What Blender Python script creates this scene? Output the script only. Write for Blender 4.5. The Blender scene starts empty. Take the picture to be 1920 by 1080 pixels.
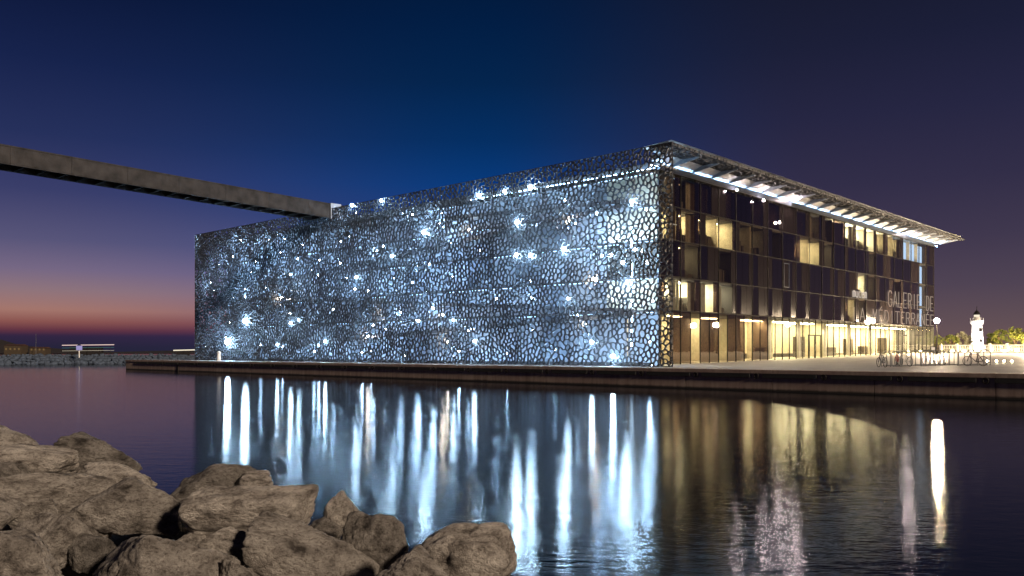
import bpy, bmesh, math, random
import numpy as np
from mathutils import Vector, Matrix, noise
from mathutils.geometry import delaunay_2d_cdt

S = bpy.context.scene
COL = S.collection
random.seed(7)

# ------------------------------------------------------------------ camera
FOC = 1597.0
CAM = Vector((33.4, -52.7, 1.11))
FW = Vector((-0.682, 0.731, 0)).normalized()
RT = Vector((0.731, 0.682, 0)).normalized()
cam = bpy.data.cameras.new('camera')
cam.sensor_width = 36.0
cam.lens = 36.0 * FOC / 1920.0
cam.shift_y = 119.0 / 1920.0
cam.clip_start = 0.1
cam.clip_end = 9000
camo = bpy.data.objects.new('camera', cam)
camo.location = CAM
camo.rotation_euler = (math.pi / 2, 0, math.asin(0.682))
COL.objects.link(camo)
S.camera = camo


def P(px, py, t):
    """point seen at photo pixel (px, py) at depth t"""
    return CAM + FW * t + RT * ((px - 960) / FOC * t) + Vector((0, 0, (659 - py) / FOC * t))


def glass_y(px):
    r = (px - 960) / FOC
    d = FW + RT * r
    t = (-3 - CAM.x) / d.x
    return CAM.y + d.y * t


# ------------------------------------------------------------------ render settings
S.view_settings.view_transform = 'Standard'
S.view_settings.look = 'None'
S.view_settings.exposure = 0.0
S.view_settings.gamma = 1.0
S.view_settings.use_curve_mapping = False
S.render.engine = 'CYCLES'
S.cycles.use_denoising = True
S.cycles.max_bounces = 8
S.cycles.transparent_max_bounces = 12
S.cycles.caustics_reflective = False
S.cycles.caustics_refractive = False
S.cycles.sample_clamp_indirect = 6.0


def lin(c):
    return tuple((v / 12.92 if v <= 0.04045 else ((v + 0.055) / 1.055) ** 2.4)
                 for v in (x / 255.0 for x in c)) + (1.0,)


# ------------------------------------------------------------------ world: dusk sky
W = bpy.data.worlds.new('World')
S.world = W
W.use_nodes = True
nt = W.node_tree
nt.nodes.clear()
out = nt.nodes.new('ShaderNodeOutputWorld')
bg = nt.nodes.new('ShaderNodeBackground')
bg.inputs['Strength'].default_value = 1.0
tc = nt.nodes.new('ShaderNodeTexCoord')
sep = nt.nodes.new('ShaderNodeSeparateXYZ')
nt.links.new(tc.outputs['Generated'], sep.inputs[0])


def math_node(tree, op, a, b=None):
    n = tree.nodes.new('ShaderNodeMath')
    n.operation = op
    for i, v in enumerate((a, b)):
        if v is None:
            continue
        if isinstance(v, (int, float)):
            n.inputs[i].default_value = v
        else:
            tree.links.new(v, n.inputs[i])
    return n.outputs[0]


def ramp_node(tree, fac, stops, interp='LINEAR'):
    n = tree.nodes.new('ShaderNodeValToRGB')
    cr = n.color_ramp
    cr.interpolation = interp
    while len(cr.elements) < len(stops):
        cr.elements.new(0.5)
    for e, (p, c) in zip(cr.elements, stops):
        e.position = p
        e.color = c if len(c) == 4 else tuple(c) + (1,)
    tree.links.new(fac, n.inputs[0])
    return n.outputs[0]


# elevation (sine) rescaled 0..0.5 -> 0..1
elev = math_node(nt, 'MULTIPLY', math_node(nt, 'ADD', sep.outputs[2], 0.02), 2.0)


def sky_ramp(stops):
    return ramp_node(nt, elev, [((e + 0.02) * 2.0, lin(c)) for e, c in stops], 'EASE' if False else 'LINEAR')


r_left = sky_ramp([(-0.02, (34, 34, 54)), (0.004, (38, 36, 58)), (0.0165, (50, 38, 66)), (0.0225, (98, 52, 66)),
                   (0.031, (138, 84, 80)), (0.043, (164, 118, 108)), (0.064, (142, 116, 124)), (0.085, (118, 104, 132)),
                   (0.115, (88, 85, 121)), (0.165, (58, 62, 105)), (0.22, (38, 48, 91)), (0.29, (23, 35, 76)),
                   (0.36, (13, 24, 58)), (0.47, (8, 14, 36))])
r_mid = sky_ramp([(-0.02, (40, 40, 66)), (0.004, (42, 42, 72)), (0.0165, (50, 44, 80)), (0.03, (96, 64, 96)),
                  (0.06, (106, 92, 136)), (0.10, (66, 80, 136)), (0.15, (30, 64, 126)), (0.19, (9, 59, 124)),
                  (0.24, (5, 47, 99)), (0.30, (4, 37, 78)), (0.36, (2, 30, 68)), (0.47, (4, 16, 40))])
r_right = sky_ramp([(-0.02, (112, 88, 86)), (0.0, (112, 90, 88)), (0.03, (98, 80, 86)), (0.07, (80, 68, 84)),
                    (0.12, (64, 56, 78)), (0.18, (50, 46, 72)), (0.25, (38, 38, 66)), (0.32, (28, 31, 56)),
                    (0.40, (21, 25, 45)), (0.47, (14, 16, 32))])
# azimuth: sine of the angle away from the view axis
dt = nt.nodes.new('ShaderNodeVectorMath')
dt.operation = 'DOT_PRODUCT'
nt.links.new(tc.outputs['Generated'], dt.inputs[0])
dt.inputs[1].default_value = tuple(RT)
ln = math_node(nt, 'SQRT', math_node(nt, 'SUBTRACT', 1.0, math_node(nt, 'MULTIPLY', sep.outputs[2], sep.outputs[2])))
az = math_node(nt, 'DIVIDE', dt.outputs['Value'], math_node(nt, 'MAXIMUM', ln, 0.01))


def smooth(a, b):
    n = nt.nodes.new('ShaderNodeMapRange')
    n.interpolation_type = 'SMOOTHSTEP'
    n.inputs['From Min'].default_value = a
    n.inputs['From Max'].default_value = b
    nt.links.new(az, n.inputs['Value'])
    return n.outputs[0]


def mix_col(tree, fac, a, b):
    n = tree.nodes.new('ShaderNodeMix')
    n.data_type = 'RGBA'
    if isinstance(fac, (int, float)):
        n.inputs[0].default_value = fac
    else:
        tree.links.new(fac, n.inputs[0])
    for s, v in ((n.inputs['A'], a), (n.inputs['B'], b)):
        if isinstance(v, tuple):
            s.default_value = v if len(v) == 4 else v + (1,)
        else:
            tree.links.new(v, s)
    return n.outputs['Result']


c1 = mix_col(nt, smooth(-0.52, -0.02), r_left, r_mid)
c2 = mix_col(nt, smooth(-0.04, 0.34), c1, r_right)
# behind the viewer the city glow of the right-hand sky carries on
df = nt.nodes.new('ShaderNodeVectorMath')
df.operation = 'DOT_PRODUCT'
nt.links.new(tc.outputs['Generated'], df.inputs[0])
df.inputs[1].default_value = tuple(-FW)
mr = nt.nodes.new('ShaderNodeMapRange')
mr.interpolation_type = 'SMOOTHSTEP'
mr.inputs['From Min'].default_value = 0.0
mr.inputs['From Max'].default_value = 0.6
nt.links.new(math_node(nt, 'DIVIDE', df.outputs['Value'], math_node(nt, 'MAXIMUM', ln, 0.01)), mr.inputs['Value'])
c2 = mix_col(nt, mr.outputs[0], c2, r_right)
nt.links.new(c2, bg.inputs['Color'])
nt.links.new(bg.outputs[0], out.inputs['Surface'])

# harbour light behind the viewer, low and warm
SUN_DIR = (RT * 0.72 - FW * 0.84 + Vector((0, 0, 0.42))).normalized()
sun = bpy.data.lights.new('sun', 'SUN')
sun.energy = 4.0
sun.angle = math.radians(5)
sun.color = (1.0, 0.80, 0.61)
suno = bpy.data.objects.new('sun', sun)
suno.rotation_euler = SUN_DIR.to_track_quat('Z', 'Y').to_euler()
COL.objects.link(suno)

# ------------------------------------------------------------------ helpers
MATS = {}


def mat(name):
    m = bpy.data.materials.new(name)
    m.use_nodes = True
    return m, m.node_tree, m.node_tree.nodes['Principled BSDF']


def simple(name, col, rough=0.7, metal=0.0, var=0.25, scale=3.0, bump=0.0, bscale=20.0, spec=0.4):
    m, t, b = mat(name)
    tcn = t.nodes.new('ShaderNodeTexCoord')
    n = t.nodes.new('ShaderNodeTexNoise')
    n.inputs['Scale'].default_value = scale
    n.inputs['Detail'].default_value = 6
    t.links.new(tcn.outputs['Object'], n.inputs['Vector'])
    lo = tuple(c * (1 - var) for c in col)
    hi = tuple(min(1, c * (1 + var)) for c in col)
    c = ramp_node(t, n.outputs['Fac'], [(0.3, lo), (0.7, hi)])
    t.links.new(c, b.inputs['Base Color'])
    b.inputs['Roughness'].default_value = rough
    b.inputs['Metallic'].default_value = metal
    b.inputs['Specular IOR Level'].default_value = spec
    if bump:
        n2 = t.nodes.new('ShaderNodeTexNoise')
        n2.inputs['Scale'].default_value = bscale
        n2.inputs['Detail'].default_value = 8
        t.links.new(tcn.outputs['Object'], n2.inputs['Vector'])
        bp = t.nodes.new('ShaderNodeBump')
        bp.inputs['Strength'].default_value = bump
        bp.inputs['Distance'].default_value = 0.05
        t.links.new(n2.outputs['Fac'], bp.inputs['Height'])
        t.links.new(bp.outputs[0], b.inputs['Normal'])
    MATS[name] = m
    return m


def emit(name, col, strength):
    m = bpy.data.materials.new(name)
    m.use_nodes = True
    t = m.node_tree
    t.nodes.clear()
    o = t.nodes.new('ShaderNodeOutputMaterial')
    e = t.nodes.new('ShaderNodeEmission')
    e.inputs['Color'].default_value = tuple(col) + (1,)
    e.inputs['Strength'].default_value = strength
    t.links.new(e.outputs[0], o.inputs['Surface'])
    MATS[name] = m
    return m


class MB:
    """collects shapes for ONE mesh object"""

    def __init__(self):
        self.v, self.f = [], []

    def add(self, v, f):
        o = len(self.v)
        self.v += [tuple(p) for p in v]
        self.f += [tuple(i + o for i in q) for q in f]
        return self

    def box(self, a, b):
        x0, y0, z0 = (min(p, q) for p, q in zip(a, b))
        x1, y1, z1 = (max(p, q) for p, q in zip(a, b))
        return self.add([(x0, y0, z0), (x1, y0, z0), (x1, y1, z0), (x0, y1, z0),
                         (x0, y0, z1), (x1, y0, z1), (x1, y1, z1), (x0, y1, z1)],
                        [(0, 3, 2, 1), (4, 5, 6, 7), (0, 1, 5, 4), (1, 2, 6, 5), (2, 3, 7, 6), (3, 0, 4, 7)])

    def hexa(self, pts):
        """8 corners: bottom four CCW, top four"""
        return self.add(pts, [(0, 3, 2, 1), (4, 5, 6, 7), (0, 1, 5, 4), (1, 2, 6, 5), (2, 3, 7, 6), (3, 0, 4, 7)])

    def tube(self, a, b, r0, r1=None, n=8, cap=True):
        r1 = r0 if r1 is None else r1
        a, b = Vector(a), Vector(b)
        d = (b - a).normalized()
        u = d.cross(Vector((0, 0, 1)))
        if u.length < 1e-3:
            u = Vector((1, 0, 0))
        u.normalize()
        w = d.cross(u)
        vs = []
        for c, r in ((a, r0), (b, r1)):
            for k in range(n):
                an = 2 * math.pi * k / n
                vs.append(c + u * (math.cos(an) * r) + w * (math.sin(an) * r))
        fs = [(k, (k + 1) % n, n + (k + 1) % n, n + k) for k in range(n)]
        if cap:
            fs += [tuple(range(n - 1, -1, -1)), tuple(range(n, 2 * n))]
        return self.add(vs, fs)

    def path(self, pts, r, n=6):
        for a, b in zip(pts, pts[1:]):
            self.tube(a, b, r, n=n)
        return self

    def ring(self, c, axis, R, r, n=20, m=6):
        c, axis = Vector(c), Vector(axis).normalized()
        u = axis.cross(Vector((0, 0, 1)))
        if u.length < 1e-3:
            u = Vector((1, 0, 0))
        u.normalize()
        w = axis.cross(u)
        vs, fs = [], []
        for i in range(n):
            a = 2 * math.pi * i / n
            d = u * math.cos(a) + w * math.sin(a)
            for j in range(m):
                b = 2 * math.pi * j / m
                vs.append(c + d * (R + r * math.cos(b)) + axis * (r * math.sin(b)))
        for i in range(n):
            for j in range(m):
                fs.append((i * m + j, ((i + 1) % n) * m + j, ((i + 1) % n) * m + (j + 1) % m, i * m + (j + 1) % m))
        return self.add(vs, fs)

    def lathe(self, prof, c=(0, 0, 0), n=16):
        vs, fs = [], []
        for r, z in prof:
            for k in range(n):
                a = 2 * math.pi * k / n
                vs.append((c[0] + r * math.cos(a), c[1] + r * math.sin(a), c[2] + z))
        for i in range(len(prof) - 1):
            for k in range(n):
                fs.append((i * n + k, i * n + (k + 1) % n, (i + 1) * n + (k + 1) % n, (i + 1) * n + k))
        fs.append(tuple(range(n - 1, -1, -1)))
        fs.append(tuple(range((len(prof) - 1) * n, len(prof) * n)))
        return self.add(vs, fs)

    def ball(self, c, r, n=10):
        k = 6
        prof = [(max(0.002, r * math.sin(math.pi * i / k)), -r * math.cos(math.pi * i / k)) for i in range(k + 1)]
        return self.lathe(prof, c, n)

    def build(self, name, m, parent=None, smooth=False, kind=None):
        me = bpy.data.meshes.new(name)
        me.from_pydata(self.v, [], self.f)
        me.update()
        if smooth:
            me.shade_smooth()
        if m is not None:
            me.materials.append(MATS[m] if isinstance(m, str) else m)
        o = bpy.data.objects.new(name, me)
        COL.objects.link(o)
        if parent is not None:
            o.parent = parent
            if parent.parent is None:
                o.matrix_parent_inverse = Matrix.Translation(parent.location).inverted()
        if kind:
            o['kind'] = kind
        return o


def tag(o, label, cat, group=None):
    o['label'] = label
    o['category'] = cat
    if group:
        o['group'] = group
    return o


def thing(name, label, cat, loc=(0, 0, 0), group=None):
    o = bpy.data.objects.new(name, None)
    o.empty_display_size = 0.3
    o.location = loc
    COL.objects.link(o)
    return tag(o, label, cat, group)


def share(src, name, parent, loc=(0, 0, 0)):
    o = bpy.data.objects.new(name, src.data)
    COL.objects.link(o)
    o.parent = parent
    if parent.parent is None:
        o.matrix_parent_inverse = Matrix.Translation(parent.location).inverted()
    o.location = loc
    return o


# ------------------------------------------------------------------ materials
simple('lattice_concrete', (0.052, 0.056, 0.066), 0.45, var=0.3, scale=1.5, bump=0.15, bscale=30)
simple('soffit_lattice_concrete', (0.065, 0.066, 0.075), 0.6, var=0.3, scale=1.5)
simple('pale_wall', (0.34, 0.37, 0.42), 0.45, var=0.25, scale=0.5)
simple('pale_wall_dark', (0.20, 0.23, 0.28), 0.30, var=0.3, scale=0.5)
simple('slab_concrete', (0.10, 0.10, 0.105), 0.7, var=0.2)
simple('walkway_metal', (0.22, 0.23, 0.25), 0.45, 0.3, var=0.2)
simple('dark_steel', (0.018, 0.016, 0.015), 0.7, 0.0, var=0.2, spec=0.1)
simple('beam_paint', (0.32, 0.36, 0.42), 0.5, var=0.15)
simple('beam_dark', (0.07, 0.085, 0.11), 0.35, var=0.15)
simple('soffit_white', (0.62, 0.64, 0.66), 0.6, var=0.15, scale=2)
simple('room_wall', (0.55, 0.50, 0.38), 0.8, var=0.15)
simple('room_painted_shade', (0.03, 0.026, 0.022), 0.8, var=0.2)  # near-black walls put the darkness of unlit rooms into the colour
simple('ceiling_white', (0.6, 0.58, 0.5), 0.8, var=0.1)
simple('curtain_cloth', (0.24, 0.215, 0.18), 0.9, var=0.2)
simple('furniture', (0.06, 0.05, 0.04), 0.6, var=0.3)
simple('dark_panel', (0.013, 0.010, 0.009), 0.12, var=0.3, spec=0.3)
simple('bridge_concrete', (0.026, 0.024, 0.025), 0.8, var=0.6, scale=1.1, bump=0.25, bscale=8)
simple('bridge_under', (0.08, 0.08, 0.085), 0.8, var=0.3)
simple('white_paint', (0.78, 0.76, 0.72), 0.5, var=0.08)
simple('grey_metal', (0.22, 0.22, 0.22), 0.4, 0.8, var=0.15)
simple('black_rubber', (0.02, 0.02, 0.02), 0.8, var=0.3)
simple('gap_shade_rubble', (0.06, 0.048, 0.038), 0.95, spec=0.05, var=0.4, scale=3, bump=0.6, bscale=12)  # dark tone puts the shade between boulders into the colour
simple('bark', (0.10, 0.07, 0.045), 0.9, var=0.3)
simple('rip_rap', (0.05, 0.068, 0.10), 0.85, var=0.4, scale=2.0, bump=0.5, bscale=5)
simple('hill_scrub', (0.015, 0.012, 0.013), 0.95, var=0.4, scale=0.05)
simple('bike_red', (0.35, 0.05, 0.04), 0.35, var=0.05)
simple('bike_silver', (0.45, 0.45, 0.46), 0.3, 0.7, var=0.05)
simple('bike_black', (0.03, 0.03, 0.035), 0.35, var=0.05)
simple('house_wall', (0.05, 0.036, 0.022), 0.8, var=0.1)
simple('roof_tile', (0.06, 0.028, 0.02), 0.8, var=0.2)
emit('lamp_blue', (0.42, 0.68, 1.0), 520.0)
emit('lamp_blue_big', (0.50, 0.76, 1.0), 460.0)
emit('lamp_warm_small', (1.0, 0.84, 0.66), 260.0)
emit('strip_blue', (0.55, 0.78, 1.0), 14.0)
emit('strip_soffit', (0.36, 0.65, 1.0), 85.0)
emit('fill_up', (0.42, 0.68, 1.0), 30.0)
emit('fill_deck', (0.40, 0.67, 1.0), 34.0)
emit('fill_floor', (0.45, 0.70, 1.0), 3.2)
emit('room_light', (1.0, 0.89, 0.58), 95.0)
emit('room_light_bright', (1.0, 0.92, 0.66), 170.0)
emit('room_light_dim', (1.0, 0.85, 0.6), 3.0)
emit('room_light_blue', (0.55, 0.74, 1.0), 16.0)
emit('stair_panel', (0.46, 0.64, 1.0), 1.7)
emit('lobby_light', (1.0, 0.84, 0.50), 80.0)
emit('street_lamp_glow', (1.0, 0.76, 0.50), 5500.0)
emit('letter_light', (1.0, 0.78, 0.62), 0.42)
emit('letter_light_bright', (1.0, 0.85, 0.72), 0.7)
emit('ground_light_glow', (1.0, 0.82, 0.5), 60.0)
emit('lamp_pink', (1.0, 0.80, 0.78), 420.0)
emit('lighthouse_flood', (1.0, 0.93, 0.88), 2500.0)
emit('tree_uplight', (1.0, 0.76, 0.34), 2000.0)
emit('beacon_glow', (0.6, 0.52, 1.0), 0.55)
emit('trail_pink', (1.0, 0.72, 0.66), 0.85)
emit('trail_teal', (0.25, 0.6, 0.62), 0.2)
emit('trail_lantern_warm', (1.0, 0.88, 0.68), 1.0)
emit('house_window_glow', (1.0, 0.62, 0.25), 0.16)


def glass(name, tint, refl, rough=0.015):
    m = bpy.data.materials.new(name)
    m.use_nodes = True
    t = m.node_tree
    t.nodes.clear()
    o = t.nodes.new('ShaderNodeOutputMaterial')
    tr = t.nodes.new('ShaderNodeBsdfTransparent')
    tr.inputs['Color'].default_value = tuple(tint) + (1,)
    gl = t.nodes.new('ShaderNodeBsdfGlossy')
    gl.inputs['Roughness'].default_value = rough
    gl.inputs['Color'].default_value = (1, 0.97, 0.93, 1)
    lw = t.nodes.new('ShaderNodeLayerWeight')      # facing is the same from both sides of a pane
    lw.inputs['Blend'].default_value = 0.5
    fr = math_node(t, 'ADD', math_node(t, 'MULTIPLY', math_node(t, 'POWER', lw.outputs['Facing'], 4.0), 0.9), 0.05)
    # slight waviness of big panes
    tcn = t.nodes.new('ShaderNodeTexCoord')
    nz = t.nodes.new('ShaderNodeTexNoise')
    nz.inputs['Scale'].default_value = 0.6
    t.links.new(tcn.outputs['Object'], nz.inputs['Vector'])
    bp = t.nodes.new('ShaderNodeBump')
    bp.inputs['Strength'].default_value = 0.08
    bp.inputs['Distance'].default_value = 0.05
    t.links.new(nz.outputs['Fac'], bp.inputs['Height'])
    t.links.new(bp.outputs[0], gl.inputs['Normal'])
    f = math_node(t, 'MINIMUM', math_node(t, 'MULTIPLY', fr, refl), 1.0)
    mx = t.nodes.new('ShaderNodeMixShader')
    t.links.new(f, mx.inputs[0])
    t.links.new(tr.outputs[0], mx.inputs[1])
    t.links.new(gl.outputs[0], mx.inputs[2])
    t.links.new(mx.outputs[0], o.inputs['Surface'])
    MATS[name] = m


glass('tinted_glass', (0.78, 0.74, 0.66), 0.7)
glass('clear_glass', (0.92, 0.92, 0.87), 0.6)
glass('smoked_glass', (0.38, 0.32, 0.27), 1.6)

# rock material
m, t, b = mat('boulder_stone')
tcn = t.nodes.new('ShaderNodeTexCoord')
oi = t.nodes.new('ShaderNodeObjectInfo')
mp = t.nodes.new('ShaderNodeVectorMath')
mp.operation = 'ADD'
t.links.new(tcn.outputs['Object'], mp.inputs[0])
rv = math_node(t, 'MULTIPLY', oi.outputs['Random'], 37.0)
t.links.new(rv, mp.inputs[1])


def tex_noise(tree, vec, scale, detail=8, rough=0.6):
    n = tree.nodes.new('ShaderNodeTexNoise')
    n.inputs['Scale'].default_value = scale
    n.inputs['Detail'].default_value = detail
    n.inputs['Roughness'].default_value = rough
    tree.links.new(vec, n.inputs['Vector'])
    return n.outputs['Fac']


big = tex_noise(t, mp.outputs[0], 2.2, 8, 0.65)
fine = tex_noise(t, mp.outputs[0], 14.0, 10, 0.7)
colr = ramp_node(t, big, [(0.33, (0.07, 0.05, 0.036)), (0.44, (0.28, 0.23, 0.18)), (0.55, (0.47, 0.40, 0.325)), (0.70, (0.66, 0.58, 0.48))])
spots = ramp_node(t, fine, [(0.36, (0.35, 0.30, 0.26)), (0.52, (1, 1, 1))])
mxn = t.nodes.new('ShaderNodeMix')
mxn.data_type = 'RGBA'
mxn.blend_type = 'MULTIPLY'
mxn.inputs[0].default_value = 0.85
t.links.new(colr, mxn.inputs['A'])
t.links.new(spots, mxn.inputs['B'])
hsv = t.nodes.new('ShaderNodeHueSaturation')
t.links.new(math_node(t, 'ADD', math_node(t, 'MULTIPLY', oi.outputs['Random'], 0.8), 0.65), hsv.inputs['Value'])
hsv.inputs['Saturation'].default_value = 0.60
t.links.new(mxn.outputs['Result'], hsv.inputs['Color'])
t.links.new(hsv.outputs[0], b.inputs['Base Color'])
b.inputs['Roughness'].default_value = 0.8
b.inputs['Specular IOR Level'].default_value = 0.3
vor = t.nodes.new('ShaderNodeTexVoronoi')
vor.feature = 'DISTANCE_TO_EDGE'
vor.inputs['Scale'].default_value = 2.6
wv = t.nodes.new('ShaderNodeVectorMath')
wv.operation = 'ADD'
nzc = t.nodes.new('ShaderNodeTexNoise')
nzc.inputs['Scale'].default_value = 4.0
t.links.new(mp.outputs[0], nzc.inputs['Vector'])
t.links.new(mp.outputs[0], wv.inputs[0])
t.links.new(nzc.outputs['Color'], wv.inputs[1])
t.links.new(wv.outputs[0], vor.inputs['Vector'])
crack = ramp_node(t, vor.outputs['Distance'], [(0.0, (0, 0, 0)), (0.05, (1, 1, 1))])
h = math_node(t, 'ADD', math_node(t, 'MULTIPLY', fine, 1.0), math_node(t, 'MULTIPLY', tex_noise(t, mp.outputs[0], 45.0, 8, 0.7), 0.5))
h = math_node(t, 'ADD', h, math_node(t, 'MULTIPLY', crack, 0.12))
h = math_node(t, 'ADD', h, math_node(t, 'MULTIPLY', big, 1.2))
bp = t.nodes.new('ShaderNodeBump')
bp.inputs['Strength'].default_value = 1.0
bp.inputs['Distance'].default_value = 0.10
t.links.new(h, bp.inputs['Height'])
t.links.new(bp.outputs[0], b.inputs['Normal'])
MATS['boulder_stone'] = m

# quay concrete: formwork stains, dark tide band
m, t, b = mat('quay_concrete')
geo = t.nodes.new('ShaderNodeNewGeometry')
sp = t.nodes.new('ShaderNodeSeparateXYZ')
t.links.new(geo.outputs['Position'], sp.inputs[0])
st = t.nodes.new('ShaderNodeMapping')
st.inputs['Scale'].default_value = (1.2, 1.2, 0.15)
t.links.new(geo.outputs['Position'], st.inputs['Vector'])
streak = tex_noise(t, st.outputs[0], 2.5, 8, 0.65)
blot = tex_noise(t, geo.outputs['Position'], 0.7, 8, 0.6)
base = ramp_node(t, streak, [(0.3, (0.22, 0.165, 0.13)), (0.55, (0.38, 0.295, 0.235)), (0.75, (0.46, 0.37, 0.30))])
base2 = mix_col(t, ramp_node(t, blot, [(0.4, (0, 0, 0)), (0.65, (0.6, 0.6, 0.6))]), base, (0.25, 0.165, 0.145))
tide = t.nodes.new('ShaderNodeMapRange')
tide.inputs['From Min'].default_value = -1.20
tide.inputs['From Max'].default_value = -1.08
t.links.new(math_node(t, 'ADD', sp.outputs[2], math_node(t, 'MULTIPLY', math_node(t, 'SUBTRACT', streak, 0.5), 0.12)), tide.inputs['Value'])
t.links.new(mix_col(t, tide.outputs[0], (0.025, 0.022, 0.018), base2), b.inputs['Base Color'])
b.inputs['Roughness'].default_value = 0.75
bp = t.nodes.new('ShaderNodeBump')
bp.inputs['Strength'].default_value = 0.3
bp.inputs['Distance'].default_value = 0.03
t.links.new(tex_noise(t, geo.outputs['Position'], 9, 8), bp.inputs['Height'])
t.links.new(bp.outputs[0], b.inputs['Normal'])
MATS['quay_concrete'] = m

# plaza paving
m, t, b = mat('plaza_paving')
geo = t.nodes.new('ShaderNodeNewGeometry')
br = t.nodes.new('ShaderNodeTexBrick')
br.inputs['Scale'].default_value = 0.5
br.inputs['Color1'].default_value = (0.26, 0.24, 0.225, 1)
br.inputs['Color2'].default_value = (0.33, 0.31, 0.29, 1)
br.inputs['Mortar'].default_value = (0.16, 0.15, 0.14, 1)
br.inputs['Mortar Size'].default_value = 0.008
t.links.new(geo.outputs['Position'], br.inputs['Vector'])
blot = tex_noise(t, geo.outputs['Position'], 0.35, 8, 0.6)
t.links.new(mix_col(t, ramp_node(t, blot, [(0.35, (0, 0, 0)), (0.7, (0.55, 0.55, 0.55))]), br.outputs['Color'], (0.2, 0.18, 0.17)), b.inputs['Base Color'])
b.inputs['Roughness'].default_value = 0.5
MATS['plaza_paving'] = m

# water
m, t, b = mat('sea_water')
b.inputs['Base Color'].default_value = (0.004, 0.008, 0.014, 1)
b.inputs['Roughness'].default_value = 0.06
b.inputs['IOR'].default_value = 1.33
geo = t.nodes.new('ShaderNodeNewGeometry')
wm = t.nodes.new('ShaderNodeMapping')
wm.vector_type = 'TEXTURE'
wm.inputs['Rotation'].default_value = (0, 0, math.radians(38))
wm.inputs['Scale'].default_value = (2.2, 1.0, 1.0)
t.links.new(geo.outputs['Position'], wm.inputs['Vector'])
w1 = tex_noise(t, wm.outputs[0], 2.6, 3, 0.55)
w2 = tex_noise(t, wm.outputs[0], 7.5, 3, 0.6)
w3 = tex_noise(t, geo.outputs['Position'], 0.35, 2, 0.5)
hh = math_node(t, 'ADD', math_node(t, 'MULTIPLY', w1, 0.011), math_node(t, 'MULTIPLY', w2, 0.0095))
hh = math_node(t, 'ADD', hh, math_node(t, 'MULTIPLY', w3, 0.0012))
bp = t.nodes.new('ShaderNodeBump')
bp.inputs['Strength'].default_value = 1.0
bp.inputs['Distance'].default_value = 0.55
t.links.new(hh, bp.inputs['Height'])
gl = t.nodes.new('ShaderNodeBsdfAnisotropic')
gl.distribution = 'BECKMANN'
gl.inputs['Roughness'].default_value = 0.125
t.links.new(bp.outputs[0], gl.inputs['Normal'])
fr = t.nodes.new('ShaderNodeFresnel')
fr.inputs['IOR'].default_value = 1.33
mx = t.nodes.new('ShaderNodeMixShader')
t.links.new(fr.outputs[0], mx.inputs[0])
b.inputs['Specular IOR Level'].default_value = 0.0
t.links.new(b.outputs[0], mx.inputs[1])
t.links.new(gl.outputs[0], mx.inputs[2])
t.links.new(mx.outputs[0], t.nodes['Material Output'].inputs['Surface'])
MATS['sea_water'] = m

# leaves
m, t, b = mat('leaf_green')
oi = t.nodes.new('ShaderNodeNewGeometry')
t.links.new(ramp_node(t, oi.outputs['Random Per Island'], [(0.0, (0.035, 0.05, 0.012)), (0.5, (0.09, 0.11, 0.02)), (1.0, (0.16, 0.15, 0.03))]), b.inputs['Base Color'])
b.inputs['Roughness'].default_value = 0.6
MATS['leaf_green'] = m
m, t, b = mat('leaf_pale')
oi = t.nodes.new('ShaderNodeNewGeometry')
t.links.new(ramp_node(t, oi.outputs['Random Per Island'], [(0.0, (0.16, 0.15, 0.10)), (1.0, (0.42, 0.40, 0.28))]), b.inputs['Base Color'])
b.inputs['Roughness'].default_value = 0.6
MATS['leaf_pale'] = m

# ------------------------------------------------------------------ setting
WZ = -1.28
o = MB().add([(-4000, -600, WZ), (3000, -600, WZ), (3000, 5000, WZ), (-4000, 5000, WZ)], [(0, 1, 2, 3)]).build('water', 'sea_water', kind='structure')
QY = -5.06


def gz(y):
    return 0.0 if y <= 0 else min(0.0145 * y, 1.0)


ys = [QY + 0.9, 0, 8, 16, 24, 32, 40, 48, 56, 64, 69, 90, 120, 330]
mb = MB()
for y0, y1 in zip(ys, ys[1:]):
    a, b_ = gz(y0), gz(y1)
    mb.add([(-3.0, y0, a), (420, y0, a), (420, y1, b_), (-3.0, y1, b_)], [(0, 1, 2, 3)])
mb.build('plaza', 'plaza_paving', kind='structure')
MB().add([(-81, QY + 0.9, 0), (-3.0, QY + 0.9, 0), (-3.0, 78, 0), (-81, 78, 0)], [(0, 1, 2, 3)]).build('promenade', 'plaza_paving', kind='structure')
mb = MB()
for x0, x1, y in ((-400, -3.0, 72.5),):
    mb.add([(-81, 72.4, -0.02), (-3.0, 72.4, 0.98), (-3.0, 330, 0.98), (-81, 330, 0.98)], [(0, 1, 2, 3)])
mb.build('ground', 'plaza_paving', kind='structure')

quay = MB().box((-80.9, QY + 0.75, -3), (420, QY + 1.6, -0.05)).build('quay', 'quay_concrete', kind='structure')
x = -81.0
JX = 4.2
edges = [JX + 5.95 * k for k in range(-15, 12)]
edges[0] = -81.0
src_c = None
for a, b_ in zip(edges, edges[1:]):
    MB().box((a + 0.02, QY, -3), (b_ - 0.02, QY + 0.74, -0.21)).build('wall_panel', 'quay_concrete', quay)
    MB().box((a + 0.01, QY - 0.07, -0.206), (b_ - 0.01, QY + 0.92, 0.004)).build('coping', 'quay_concrete', quay)
MB().box((edges[-1], QY, -3), (420, QY + 0.74, 0.0)).build('wall_panel', 'quay_concrete', quay)
MB().box((-81.0, QY + 0.92, -3), (-80.2, 78, -0.004)).build('wall_panel', 'quay_concrete', quay)
strip = MB().box((0.42, QY - 0.10, -0.46), (3.72, QY - 0.004, -0.225)).build('recess_strip', 'black_rubber', quay)  # proud dark strip standing for the shaded recess below the coping
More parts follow.
